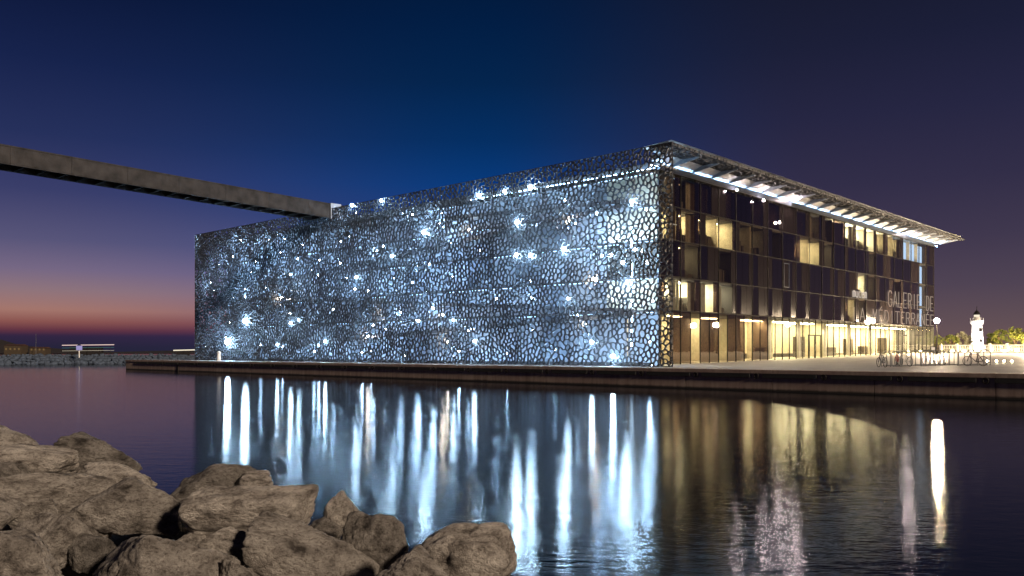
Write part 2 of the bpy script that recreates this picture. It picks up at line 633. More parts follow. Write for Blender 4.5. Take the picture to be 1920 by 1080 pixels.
ringm = MB().ring((0, QY - 0.06, -0.36), (0, 1, 0), 0.13, 0.045, 14, 6).build('mooring_ring', 'dark_steel', quay)
for k in range(-20, 14):
    x = 5.0 + 4.15 * k
    if k == 0:
        strip.location.x = x
        ringm.location.x = x
    else:
        if x > -80:
            share(strip, 'recess_strip', quay, (x, 0, 0))
            share(ringm, 'mooring_ring', quay, (x, 0, 0))
# ladder-like dark drain slot on the quay face
MB().box((-66.3, QY - 0.06, -1.3), (-66.0, QY - 0.003, -0.215)).build('ladder', 'dark_steel', quay)

# ------------------------------------------------------------------ lattice generator


def make_cells(Wd, Ht, step, seed, merge=0.25):
    rnd = random.Random(seed)
    pts = []
    mg = 3 * step
    grid = {}
    tries = int((Wd + 2 * mg) * (Ht + 2 * mg) / (step * step) * 7)
    for _ in range(tries):
        px, py = rnd.uniform(-mg, Wd + mg), rnd.uniform(-mg, Ht + mg)
        rr = step * (0.62 + 0.30 * (0.5 + 0.5 * noise.noise(Vector((px * 0.22, py * 0.22, seed)))))
        gx, gy = int(px // step), int(py // step)
        ok = True
        for ix in (gx - 1, gx, gx + 1):
            for iy in (gy - 1, gy, gy + 1):
                for q in grid.get((ix, iy), ()):
                    if (q[0] - px) ** 2 + (q[1] - py) ** 2 < rr * rr:
                        ok = False
                        break
                if not ok:
                    break
            if not ok:
                break
        if ok:
            grid.setdefault((gx, gy), []).append((px, py))
            pts.append((px, py))
    vs, es, fs, _, _, _ = delaunay_2d_cdt([Vector(p) for p in pts], [], [], 0, 1e-6)
    cc = []
    inc = {}
    for i, f in enumerate(fs):
        a, b, c = (vs[k] for k in f)
        d = 2 * (a.x * (b.y - c.y) + b.x * (c.y - a.y) + c.x * (a.y - b.y))
        if abs(d) < 1e-9:
            d = 1e-9
        ux = ((a.x ** 2 + a.y ** 2) * (b.y - c.y) + (b.x ** 2 + b.y ** 2) * (c.y - a.y) + (c.x ** 2 + c.y ** 2) * (a.y - b.y)) / d
        uy = ((a.x ** 2 + a.y ** 2) * (c.x - b.x) + (b.x ** 2 + b.y ** 2) * (a.x - c.x) + (c.x ** 2 + c.y ** 2) * (b.x - a.x)) / d
        g = (a + b + c) / 3
        # pull the circumcentre towards the centroid: uneven, less regular joints
        cc.append((ux * 0.55 + g.x * 0.45, uy * 0.55 + g.y * 0.45))
        for k in f:
            inc.setdefault(k, []).append(i)
    cells = {}
    for k, tri in inc.items():
        p = vs[k]
        if not (-step < p.x < Wd + step and -step < p.y < Ht + step):
            continue
        tri = sorted(tri, key=lambda i: math.atan2(sum(vs[q].y for q in fs[i]) / 3 - p.y, sum(vs[q].x for q in fs[i]) / 3 - p.x))
        cells[k] = tri
    # merge some neighbours into bent, concave cells
    used = set()
    polys = []
    nb = {}
    for k, tri in cells.items():
        for a, b in zip(tri, tri[1:] + tri[:1]):
            nb.setdefault(frozenset((a, b)), []).append(k)
    adj = [(e, ks) for e, ks in nb.items() if len(ks) == 2]
    rnd.shuffle(adj)
    target = int(len(cells) * merge / 2)
    for e, (k1, k2) in adj:
        if target <= 0:
            break
        if k1 in used or k2 in used:
            continue
        t1, t2 = cells[k1], cells[k2]
        if len(set(t1) & set(t2)) != 2:
            continue
        a, b = tuple(e)
        i = t1.index(a)
        if t1[(i + 1) % len(t1)] != b:
            a, b = b, a
            i = t1.index(a)
            if t1[(i + 1) % len(t1)] != b:
                continue
        # loop 1 starting at b, ending at a ; loop 2 starting after a, ending before b
        l1 = [t1[(i + 1 + j) % len(t1)] for j in range(len(t1))]
        j0 = t2.index(a)
        l2 = [t2[(j0 + j) % len(t2)] for j in range(len(t2))]
        polys.append([cc[q] for q in l1 + l2[1:-1]])
        used.add(k1)
        used.add(k2)
        target -= 1
    for k, tri in cells.items():
        if k not in used:
            polys.append([cc[q] for q in tri])
    return polys


def clip(poly, Wd, Ht):
    for ax, lim, sg in ((0, 0, 1), (0, Wd, -1), (1, 0, 1), (1, Ht, -1)):
        res = []
        n = len(poly)
        for i in range(n):
            a, b = poly[i], poly[(i + 1) % n]
            da, db = (a[ax] - lim) * sg, (b[ax] - lim) * sg
            if da >= 0:
                res.append(a)
            if (da > 0 > db) or (da < 0 < db):
                t_ = da / (da - db)
                res.append((a[0] + (b[0] - a[0]) * t_, a[1] + (b[1] - a[1]) * t_))
        poly = res
        if len(poly) < 3:
            return None
    return poly


def warp(p, Wd, Ht, amp):
    w = min(1, p[0] / 0.4, (Wd - p[0]) / 0.4, p[1] / 0.4, (Ht - p[1]) / 0.4)
    if w <= 0:
        return p
    q = Vector((p[0] * 1.7, p[1] * 1.7, 3.3))
    n = noise.noise_vector(q)
    return (p[0] + n.x * amp * w, p[1] + n.y * amp * w)


def cell_rings(poly, Wd, Ht, seg, th, amp, mp3, mbk, depth):
    poly = clip(poly, Wd, Ht)
    if poly is None:
        return
    n0 = len(poly)
    ring = []
    for i in range(n0):
        a, b = poly[i], poly[(i + 1) % n0]
        L = math.hypot(b[0] - a[0], b[1] - a[1])
        k = max(1, int(round(L / seg)))
        for j in range(k):
            ring.append((a[0] + (b[0] - a[0]) * j / k, a[1] + (b[1] - a[1]) * j / k))
    ring = [warp(p, Wd, Ht, amp) for p in ring]
    n = len(ring)
    area = 0.5 * sum(ring[i][0] * ring[(i + 1) % n][1] - ring[(i + 1) % n][0] * ring[i][1] for i in range(n))
    if abs(area) < 0.004 or n < 3:
        return
    sgn = 1 if area > 0 else -1
    sm = ring
    for _ in range(1):
        sm = [((sm[i - 1][0] + 2 * sm[i][0] + sm[(i + 1) % n][0]) / 4, (sm[i - 1][1] + 2 * sm[i][1] + sm[(i + 1) % n][1]) / 4) for i in range(n)]
    per = sum(math.hypot(ring[i][0] - ring[i - 1][0], ring[i][1] - ring[i - 1][1]) for i in range(n))
    th = min(th, 0.55 * abs(area) / per)
    nrm = []
    for i in range(n):
        tx, ty = sm[(i + 1) % n][0] - sm[i - 1][0], sm[(i + 1) % n][1] - sm[i - 1][1]
        L = math.hypot(tx, ty) or 1
        nrm.append((-ty / L * sgn, tx / L * sgn))

    def rg(k, d, s):
        src = ring if s == 0 else sm
        return [mp3(src[i][0] + nrm[i][0] * th * k, src[i][1] + nrm[i][1] * th * k, d) for i in range(n)]
    rings = [rg(0, 0.02, 0), rg(0.62, 0.0, 1), rg(1.0, depth * 0.5, 1), rg(0.62, depth, 1), rg(0, depth - 0.02, 0)]
    vs = [p for r in rings for p in r]
    fs = []
    for q in range(4):
        for i in range(n):
            a, b = q * n + i, q * n + (i + 1) % n
            fs.append((a, b, b + n, a + n) if sgn < 0 else (a, a + n, b + n, b))
    mbk.add(vs, fs)


LX, HZ = 72.0, 16.23
museum = thing('museum', 'low square museum building wrapped in a dark concrete lattice above the quay', 'building', (-36, 36, 0))
rndl = random.Random(3)
cells = make_cells(LX, HZ, 0.385, 11, 0.30)
NCOL, NROW = 24, 3
panels = {}
for c in cells:
    cx = sum(p[0] for p in c) / len(c)
    cy = sum(p[1] for p in c) / len(c)
    key = (max(0, min(NCOL - 1, int(cx / LX * NCOL))), max(0, min(NROW - 1, int(cy / HZ * NROW))))
    mbk = panels.setdefault(key, MB())
    cell_rings(c, LX, HZ, 0.13, rndl.uniform(0.032, 0.054), 0.05, lambda u, v, d: (-u, d, v + 0.004), mbk, 0.17)
for key in sorted(panels):
    po = panels[key].build('lattice_panel', 'lattice_concrete', museum, smooth=False)
    # the same panel on the far left flank of the square
    pc = share(po, 'lattice_panel', museum, (-72.0, 0.24, 0))
    pc.rotation_euler = (0, 0, -math.pi / 2)

# canopy lattice over the glass side (horizontal)
cells = make_cells(72.0, 2.0, 0.46, 23, 0.3)
panels = {}
for c in cells:
    cx = sum(p[0] for p in c) / len(c)
    key = max(0, min(23, int(cx / 3.0)))
    mbk = panels.setdefault(key, MB())
    cell_rings(c, 72.0, 2.0, 0.15, rndl.uniform(0.05, 0.08), 0.08, lambda u, v, d: (0.0 - v, u + 0.01, 16.0 + d), mbk, 0.2)
for key in sorted(panels):
    panels[key].build('canopy_lattice', 'soffit_lattice_concrete', museum, smooth=False)

# roof, inner box
GX = -3.0
ROOF = 15.1
MB().box((-71.6, 3.0, 15.35), (GX - 0.05, 69.0, 15.75)).build('roof', 'slab_concrete', museum)
MB().add([(-0.25, 0.3, 16.45), (GX, 0.3, 16.30), (GX, 71.6, 16.30), (-0.25, 71.6, 16.45)], [(0, 1, 2, 3)]).build('canopy_ceiling', 'soffit_white', museum)
MB().box((GX - 0.35, 2.8, 15.10), (GX + 0.16, 69.2, 15.24)).box((GX + 0.10, 2.801, 15.241), (GX + 0.159, 69.199, 15.46)).build('edge_beam', 'beam_dark', museum)
rib = MB().hexa([(GX + 0.17, -0.07, 15.50), (-0.5, -0.05, 15.90), (-0.5, 0.05, 15.90), (GX + 0.17, 0.07, 15.50),
                 (GX + 0.17, -0.07, 15.98), (-0.5, -0.05, 15.98), (-0.5, 0.05, 15.98), (GX + 0.17, 0.07, 15.98)]).build('canopy_rib', 'beam_paint', museum)
soff = MB().hexa([(GX + 0.02, -1.42, 15.60), (-1.98, -1.42, 15.97), (-1.98, 1.42, 15.97), (GX + 0.02, 1.42, 15.60),
                  (GX + 0.02, -1.42, 15.63), (-1.98, -1.42, 16.0), (-1.98, 1.42, 16.0), (GX + 0.02, 1.42, 15.63)]).build('soffit_panel', 'soffit_white', museum)
strip = MB().box((GX - 0.06, -1.2, 15.26), (GX + 0.04, 1.2, 15.32)).build('canopy_light', 'strip_soffit', museum)
for k in range(24):
    y = 1.6 + 3.0 * k
    if k == 0:
        rib.location.y = y
        strip.location.y = y + 1.5
        soff.location.y = y + 1.5
    else:
        share(rib, 'canopy_rib', museum, (0, y, 0))
        if k < 23:
            share(strip, 'canopy_light', museum, (0, y + 1.5, 0))
            share(soff, 'soffit_panel', museum, (0, y + 1.5, 0))

LV = [0.0, 4.35, 6.98, 9.86, 12.5, 15.1]
# front inner wall behind the lattice (y = 3)
FY = 3.0
for zi, z in enumerate(LV[1:-1]):
    MB().box((-69.5, FY, z - 0.16), (GX - 0.10, 40, z)).build('floor_slab', 'slab_concrete', museum)
    MB().box((GX - 0.12, 40.003, z - 0.16), (-20, 68.9, z)).build('floor_slab', 'slab_concrete', museum)
wp = {}
rw = random.Random(5)
for zi in range(5):
    for k in range(22):
        x1 = GX - 0.12 - k * 3.0
        x0 = x1 - 3.0
        z0, z1 = LV[zi] + (0.05), LV[zi + 1] - 0.2
        mname = 'pale_wall' if (k < 2 or rw.random() < 0.78) else 'pale_wall_dark'
        yy = FY + rw.choice((0.06, 0.10, 0.16))
        key = (zi, mname, yy)
        if key not in wp:
            wp[key] = MB().box((-2.94, yy, z0), (-0.06, yy + 0.12, z1)).build('wall_panel', mname, museum)
            wp[key].location = (x1, 0, 0)
        else:
            share(wp[key], 'wall_panel', museum, (x1, 0, 0))
for k in range(23):
    x1 = GX - 0.12 - k * 3.0
    MB().box((x1 - 0.03, FY - 0.06, 0.01), (x1 + 0.03, FY + 0.05, 15.3)).build('mullion', 'pale_wall_dark', museum)
MB().box((-69.4, FY + 0.4, 0), (-69.2, 68, 15.2)).build('end_wall', 'pale_wall', museum)
for k in range(6):  # strips added to brighten the left end behind the lattice
    for z in (0.1, 8.0, 14.9):
        MB().box((-69.75, 3.6 + 3 * k, z - 0.05), (-69.6, 6.2 + 3 * k, z + 0.05)).build('fill_strip', 'fill_up', museum)

# strips added under the floor edges to fill the gap with light
st_src = None
for zi in range(1, 6):
    for k in range(22):
        if rw.random() < 0.62 and k > 2:
            continue
        x1 = GX - 0.12 - k * 3.0
        z = LV[zi] - 0.22
        if zi not in wp:
            wp[zi] = MB().box((-2.7, FY - 0.16, z - 0.03), (-0.3, FY - 0.10, z + 0.03)).build('fill_strip', 'fill_floor', museum)
            wp[zi].location = (x1, 0, 0)
        else:
            share(wp[zi], 'fill_strip', museum, (x1, 0, 0))
up_src = None
for k in range(22):  # floor row is added fill light; roof row is the building's dashed line
    x1 = GX - 0.12 - k * 3.0
    for z, yy in ((0.06, 2.3), (15.28, 2.75)):
        if z > 1 and k > 6:
            continue
        if z not in wp:
            wp[z] = MB().box((-2.8, yy, z - 0.04), (-0.2, yy + 0.12, z + (0.04 if z < 1 else -0.015))).build('fill_uplight', 'fill_up', museum)
            wp[z].location = (x1, 0, 0)
        else:
            share(wp[z], 'fill_uplight', museum, (x1, 0, 0))
MB().box((-69, 2.06, 0.004), (GX - 0.2, 2.16, 0.26)).build('strip_screen', 'slab_concrete', museum)  # low screen added to hide the floor strips from view
# walkways ramping through the gap
for i, (xa, za, xb, zb) in enumerate([(-4, 12.6, -68, 15.3), (-4, 12.4, -68, 8.3), (-4, 4.2, -68, 8.1), (-4, 4.0, -68, 1.2)]):
    w = MB()
    w.hexa([(xb, 1.0, zb - 0.14), (xa, 1.0, za - 0.14), (xa, 2.5, za - 0.14), (xb, 2.5, zb - 0.14),
            (xb, 1.0, zb), (xa, 1.0, za), (xa, 2.5, za), (xb, 2.5, zb)])
    w.hexa([(xb, 0.95, zb - 0.15), (xa, 0.95, za - 0.15), (xa, 0.995, za - 0.15), (xb, 0.995, zb - 0.15),
            (xb, 0.95, zb + 0.16), (xa, 0.95, za + 0.16), (xa, 0.995, za + 0.16), (xb, 0.995, zb + 0.16)])  # upstand added to hide the strips on the deck
    deck = w.build('walkway', 'walkway_metal', museum)
    for k in range(18):  # unseen strips added on the decks to light wall and lattice
        f0, f1 = (k + 0.1) / 18, (k + 0.9) / 18
        MB().tube((xa + (xb - xa) * f0, 1.3, za + (zb - za) * f0 + 0.05), (xa + (xb - xa) * f1, 1.3, za + (zb - za) * f1 + 0.05), 0.04, n=5).build('deck_fill', 'fill_deck', deck)
    r = MB()
    r.tube((xa, 1.0, za + 1.0), (xb, 1.0, zb + 1.0), 0.03, n=6)
    for k in range(44):
        f = k / 43
        r.tube((xa + (xb - xa) * f, 1.0, za + (zb - za) * f), (xa + (xb - xa) * f, 1.0, za + (zb - za) * f + 1.0), 0.02, n=5)
    r.build('railing', 'grey_metal', deck)
# props tying the lattice to the floors
for k in range(23):
    x1 = -1.5 - k * 3.0
    for z in (5.2, 10.7, 14.9):
        MB().tube((x1, 0.2, z), (x1, FY, z), 0.05, n=6).build('strut', 'grey_metal', museum)


def fac(px, py, yd):
    """point on the plane y = yd seen at the pixel"""
    r = (px - 960) / FOC
    d = FW + RT * r
    t_ = (yd - CAM.y) / d.y
    return Vector((CAM.x + d.x * t_, yd, CAM.z + (659 - py) / FOC * t_))


def spot(px, py, r, m_, yd=0.62):
    p = fac(px, py, yd)
    b = MB().ball(p, r, 8).build('spotlight', m_, museum, smooth=True)
    MB().tube((p.x, yd + 0.02 + r, p.z), (p.x, FY + 0.05, p.z), 0.025, n=5).build('bracket', 'grey_metal', b)


big_spots = [(898, 366, .17), (946, 358, .12), (995, 350, .18), (970, 417, .21), (968, 478, .17), (995, 479, .17),
             (795, 435, .19), (1057, 467, .19), (1185, 378, .15), (1150, 668, .17), (460, 602, .30), (427, 641, .34),
             (715, 376, .15), (660, 384, .14), (610, 640, .14), (545, 606, .14), (520, 646, .11), (560, 600, .11), (668, 520, .12), (735, 480, .12), (850, 600, .10),
             (1065, 560, .11), (1110, 642, .14), (1176, 530, .13), (890, 640, .12)]
for px_, py_, r in big_spots:
    spot(px_, py_, r * 0.85, 'lamp_blue_big', -0.05 - r * 0.85)
small_spots = [(995, 527), (640, 452), (567, 460), (650, 520), (700, 610), (560, 560), (600, 548), (470, 510), (430, 487),
               (500, 540), (440, 560), (410, 590), (395, 530), (585, 505), (740, 520), (720, 462), (830, 400), (850, 520),
               (880, 620), (780, 600), (930, 560), (1000, 620), (1085, 590), (1080, 420), (680, 660), (530, 650), (590, 660),
               (760, 668), (860, 660), (950, 664), (1040, 655), (480, 660), (385, 650), (625, 580), (690, 545), (800, 545),
               (755, 400), (1060, 375), (1120, 400), (1110, 640), (1000, 560), (900, 470), (845, 455), (1130, 480), (520, 440), (450, 450)]
rw2 = random.Random(8)
small_spots += [(a_, rw2.uniform(455 - 0.196 * (a_ - 365), 672)) for a_ in [rw2.uniform(372, 830) for _ in range(48)]]  # random extra lamps added to brighten the left half of the lattice
for px_, py_ in small_spots:
    spot(px_, py_, rw.uniform(0.07, 0.12), 'lamp_blue', rw.uniform(0.5, 1.2))
for px_, py_, r in [(882, 430, .11), (1117, 524, .15), (528, 558, .14), (1068, 415, .10), (1100, 608, .08), (830, 590, .09), (840, 640, .1), (720, 590, .1), (690, 630, .09)]:
    spot(px_, py_, r, 'lamp_warm_small', 0.5)
for px_, py_ in ((1205, 470), (1225, 565), (1212, 395), (1150, 560), (1160, 450), (1218, 640)):  # lamps added to brighten the dark wall near the corner
    spot(px_, py_, 0.09, 'lamp_blue', 1.7)
for px_, py_ in ((1215, 492), (1168, 492), (1192, 468), (1145, 478)):  # more lamps added where the inner wall stayed unlit
    spot(px_, py_, 0.14, 'lamp_blue', 1.9)
# vertical light column by the corner
for py0, py1 in [(378, 386), (425, 440), (452, 470), (492, 520), (528, 552), (562, 604), (618, 650)]:
    a = fac(1185, py0, 1.0)
    b_ = fac(1185, py1, 1.0)
    MB().tube(b_, (b_.x, b_.y, a.z), 0.07, n=8).build('light_tube', 'strip_blue', museum)

# ------------------------------------------------------------------ glass side (x = -3)
rg_ = random.Random(19)


def cy(c):
    return glass_y(1240 + c / 2.4)


lit = {}


def light_range(row, c0, c1, kind):
    a, b_ = cy(c0), cy(c1)
    for k in range(22):
        m0, m1 = 3 + 3 * k, 6 + 3 * k
        ov = min(b_, m1) - max(a, m0)
        if ov > 0.9:
            lit[(row, k)] = kind


light_range(5, 820, 940, 'bright')
light_range(5, 955, 1000, 'lit')
light_range(5, 1030, 1092, 'lit')
light_range(5, 1110, 1185, 'blue')
light_range(4, 50, 135, 'lit')
light_range(4, 165, 212, 'lit')
light_range(4, 245, 325, 'lit')
light_range(4, 385, 450, 'dim')
light_range(4, 590, 700, 'lit')
light_range(4, 715, 765, 'lit')
light_range(4, 925, 965, 'lit')
light_range(4, 455, 540, 'dim')
light_range(5, 50, 140, 'dim')
light_range(5, 690, 780, 'dim')
light_range(2, 850, 925, 'lit')
light_range(3, 140, 200, 'lit')
light_range(3, 245, 290, 'dim')
light_range(3, 880, 920, 'bright')
light_range(3, 935, 970, 'lit')
light_range(3, 1060, 1092, 'dim')
light_range(2, 50, 130, 'bright')
light_range(2, 155, 215, 'bright')
light_range(2, 220, 310, 'bright')
KB = None
for k in range(22):
    if 3 + 3 * k <= (cy(1147) + cy(1180)) / 2 <= 6 + 3 * k:
        KB = k
for row in (1, 2, 3, 4, 5):
    lit[(row, KB)] = 'blue'

MB().box((-8.2, 3.4, 0.02), (-8.0, 40, 15.1)).build('room_wall', 'room_painted_shade', museum)
MB().box((-8.2, 40.01, 0.02), (-8.0, 69, 15.1)).build('room_wall', 'room_painted_shade', museum)
part_src = {}
pane_src = {}


def pane(name, w, z0, z1, mname, y, x=GX, th=0.03, parent=None):
    key = (name, round(w, 3), round(z0, 3), round(z1, 3), mname, th)
    if key not in pane_src:
        ob = MB().box((x - th, 0, z0), (x, w, z1)).build(name, mname, parent or museum)
        ob.location = (0, y, 0)
        pane_src[key] = ob
    else:
        ob = share(pane_src[key], name, parent or museum, (0, y, 0))
    return ob


ROOM = {'bright': 'room_light_bright', 'lit': 'room_light', 'dim': 'room_light_dim', 'blue': 'room_light_blue'}
for row in range(2, 6):
    z0, z1 = LV[row - 1], LV[row]
    for k in range(22):
        y0 = 3 + 3 * k
        kind = lit.get((row, k))
        # party wall between rooms, coloured dark where the room is unlit
        MB().box((-7.98, y0 - 0.05, z0 + 0.003), (GX - 0.20, y0 + 0.05, z1 - 0.165)).build('partition', 'room_wall' if kind else 'room_painted_shade', museum)
        sp_ = rg_.choice((0.66, 0.90, 1.2)) if not kind else rg_.choice((0.66, 0.9))
        if kind == 'blue':
            sp_ = 0.3
        zz0, zz1 = z0 + 0.05, z1 - 0.05
        flip = rg_.random() < 0.5
        widths = [(y0 + 0.03, sp_ - 0.05, 'narrow'), (y0 + sp_ + 0.02, 3 - sp_ - 0.05, 'wide')]
        if flip and kind != 'blue':
            widths = [(y0 + 0.03, 3 - sp_ - 0.05, 'wide'), (y0 + 3 - sp_ + 0.02, sp_ - 0.05, 'narrow')]
        for yy, w, nm in widths:
            if nm == 'narrow':
                mm = 'dark_panel' if rg_.random() < 0.5 else 'smoked_glass'
                if kind == 'blue':
                    mm = 'tinted_glass'
            else:
                mm = {'bright': 'clear_glass', 'lit': 'tinted_glass', 'dim': 'tinted_glass', 'blue': 'clear_glass', None: 'smoked_glass'}[kind]
                if kind is None and rg_.random() < (0.45 if k > 10 and row < 4 else 0.12):
                    mm = 'dark_panel'
            if nm == 'wide':
                pane('window_pane', w * 0.5 - 0.015, zz0, zz1, mm, yy)
                pane('window_pane', w * 0.5 - 0.015, zz0, zz1, mm if (kind or rg_.random() < 0.7) else 'dark_panel', yy + w * 0.5 + 0.015)
            else:
                pane('window_pane', w, zz0, zz1, mm, yy)
        if kind:
            MB().box((-7.97, y0 + 0.06, z0 + 0.003), (-7.90, y0 + 2.94, z1 - 0.166)).build('back_wall', 'room_wall', museum)
            if kind == 'blue':
                pane('light_panel', 2.2, z0 + 0.02, z1 - 0.3, 'stair_panel', y0 + 0.5, x=-3.5, th=0.04)
            pane('ceiling_light', 1.5, z1 - 0.26, z1 - 0.19, ROOM[kind], y0 + 0.75, x=-4.4, th=0.5)
            if kind in ('lit', 'bright', 'dim') and rg_.random() < 0.75:
                f_ = MB()
                yy = y0 + 0.2
                while yy < y0 + 2.6:
                    w = rg_.uniform(0.25, 0.7)
                    hgt = rg_.uniform(0.5, 1.25)
                    f_.box((-4.1 - rg_.random(), yy, z0 + 0.004), (-3.7, yy + w, z0 + hgt))
                    yy += w + rg_.uniform(0.05, 0.5)
                f_.build('furniture', 'furniture', museum)
        # pleated curtain
        if (row == 5 and kind != 'blue' and rg_.random() < 0.75) or (row == 2 and k < 5) or (row == 4 and k < 2):
            cu = MB()
            n = 30
            wid = 2.8 if row == 5 and not kind else rg_.uniform(0.8, 1.5)
            st_ = y0 + 0.1 if rg_.random() < 0.5 else y0 + 2.9 - wid
            vs, fs = [], []
            for j in range(n + 1):
                xx = -3.45 + 0.05 * math.sin(j * 2.1) + 0.03 * math.sin(j * 0.9)
                vs += [(xx, st_ + wid * j / n, z0 + 0.06), (xx, st_ + wid * j / n, z1 - 0.2)]
            for j in range(n):
                fs.append((2 * j, 2 * j + 2, 2 * j + 3, 2 * j + 1))
            cu.add(vs, fs)
            co = cu.build('curtain', 'curtain_cloth', museum)
            so = co.modifiers.new('thickness', 'SOLIDIFY')
            so.thickness = 0.01
# horizontal transoms and vertical mullions, slightly proud
for z in LV[1:]:
    MB().box((GX - 0.06, 2.99, z - 0.03), (GX + 0.03, 69.0, z + 0.03)).build('transom', 'dark_steel', museum)
ms = None
for k in range(23):
    y = 3 + 3 * k
    if ms is None:
        ms = MB().box((GX - 0.05, -0.025, 0.0), (GX + 0.04, 0.025, 15.05)).build('mullion', 'dark_steel', museum)
        ms.location = (0, y, 0)
    else:
        share(ms, 'mullion', museum, (0, y, 0))
# signal window frame on the dark glass
yb = glass_y(1240 + 552 / 2.4)
yc = glass_y(1240 + 575 / 2.4)
fr_ = MB()
for a, b_ in (((yb, 7.25), (yc, 7.29)), ((yb, 9.50), (yc, 9.54)), ((yb, 7.29), (yb + 0.04, 9.5)), ((yc - 0.04, 7.29), (yc, 9.5))):
    fr_.box((GX + 0.01, a[0], a[1]), (GX + 0.045, b_[0], b_[1]))
fr_.build('window_frame', 'beam_dark', museum)

# ground floor
gp = random.Random(2)
lob0 = cy(455)
for k in range(44):
    y0 = 3 + 1.5 * k
    zz0 = gz(y0) + 0.06
    kind = 'clear_glass' if y0 > lob0 else ('smoked_glass' if k % 3 else 'tinted_glass')
    MB().box((GX - 0.03, y0 + 0.03, zz0), (GX, y0 + 1.47, LV[1] - 0.05)).build('window_pane', kind, museum)
    if k % 2 == 1:
        MB().box((GX - 0.05, y0 - 0.02, gz(y0)), (GX + 0.035, y0 + 0.02, LV[1] - 0.045)).build('mullion', 'dark_steel', museum)
mb = MB()
for y0, y1 in zip(ys[1:10], ys[2:11]):
    mb.add([(GX - 0.06, max(y0, 3.2), gz(max(y0, 3.2)) + 0.012), (GX - 0.06, y1, gz(y1) + 0.012), (-8, y1, gz(y1) + 0.012), (-8, max(y0, 3.2), gz(max(y0, 3.2)) + 0.012)], [(0, 1, 2, 3)])
mb.build('lobby_floor', 'room_wall', museum)
MB().box((-7.97, lob0, 0.9), (-7.9, 68.9, LV[1] - 0.17)).build('back_wall', 'room_wall', museum)
MB().box((-7.97, 3.4, 0.2), (-7.9, lob0 - 0.05, LV[1] - 0.17)).build('back_wall', 'room_wall', museum)
for yy in (lob0 - 0.1, cy(595), cy(830)):
    MB().box((-7.9, yy, 0.2), (-5.2, yy + 0.15, LV[1] - 0.17)).build('partition', 'room_wall', museum)
for k in range(22):
    y0 = 3 + 3 * k
    inlob = y0 > lob0
    if not inlob and k % 2:
        continue
    strong = cy(590) < y0 < cy(830) or y0 > cy(825)
    pane('ceiling_light', 1.8, LV[1] - 0.27, LV[1] - 0.19, 'lobby_light' if strong else 'room_light', y0 + 0.6, x=-6.2, th=0.6)
for yy in (24.5, 31, 37.5, 44, 50.5, 57, 63.5):
    MB().tube((-4.6, yy, gz(yy)), (-4.6, yy, LV[1] - 0.17), 0.2, n=14).build('column', 'white_paint', museum, smooth=True)
for yy, w, hgt in ((26, 2.2, 1.1), (34.5, 1.2, 2.2), (41, 3.0, 1.0), (48, 1.0, 1.9), (52.5, 2.4, 1.0), (59, 1.2, 2.0)):
    MB().box((-6.8, yy, gz(yy)), (-6.0, yy + w, gz(yy) + hgt)).build('counter', 'furniture', museum)
# doors
for dpx0, dpx1 in ((1515, 1538), (1684, 1700), (1716, 1730)):
    ya, yb = glass_y(dpx0), glass_y(dpx1)
    z = gz(ya)
    d = MB()
    ym = (ya + yb) / 2
    for a in (ya, ym - 0.03, yb - 0.06):
        d.box((GX + 0.02, a, z + 0.02), (GX + 0.09, a + 0.06, z + 2.25))
    d.box((GX + 0.021, ya - 0.02, z + 2.25), (GX + 0.10, yb + 0.02, z + 2.36))
    dd = d.build('door', 'dark_steel', museum)
    MB().tube((GX + 0.13, ym + 0.09, z + 0.8), (GX + 0.13, ym + 0.09, z + 1.4), 0.02, n=6).build('handle', 'grey_metal', dd)
for px_, py_, r in ((1490, 370, 0.2), (1703, 434, 0.2), (1432, 376, 0.1), (1462, 417, 0.1), (1382, 356, 0.08)):
    d = FW + RT * ((px_ - 960) / FOC)
    xp = -2.45 if py_ != 417 else -2.8
    t_ = (xp - CAM.x) / d.x
    q = Vector((xp, CAM.y + d.y * t_, CAM.z + (659 - py_) / FOC * t_))
    b = MB().ball(q, r, 8).build('spotlight', 'lamp_pink', museum, smooth=True)
    MB().tube((GX - 0.04, q.y, q.z), (q.x - r * 0.8, q.y, q.z), 0.03, n=6).build('bracket', 'dark_steel', b)
# stub wall behind the lattice fin at the corner
MB().box((-3.16, FY + 0.02, 0.0), (-3.02, FY + 0.3, 15.09)).build('corner_post', 'dark_steel', museum)
MB().box((-69, 68.95, 0.9), (GX - 0.01, 69.1, 15.3)).build('end_wall', 'slab_concrete', museum)

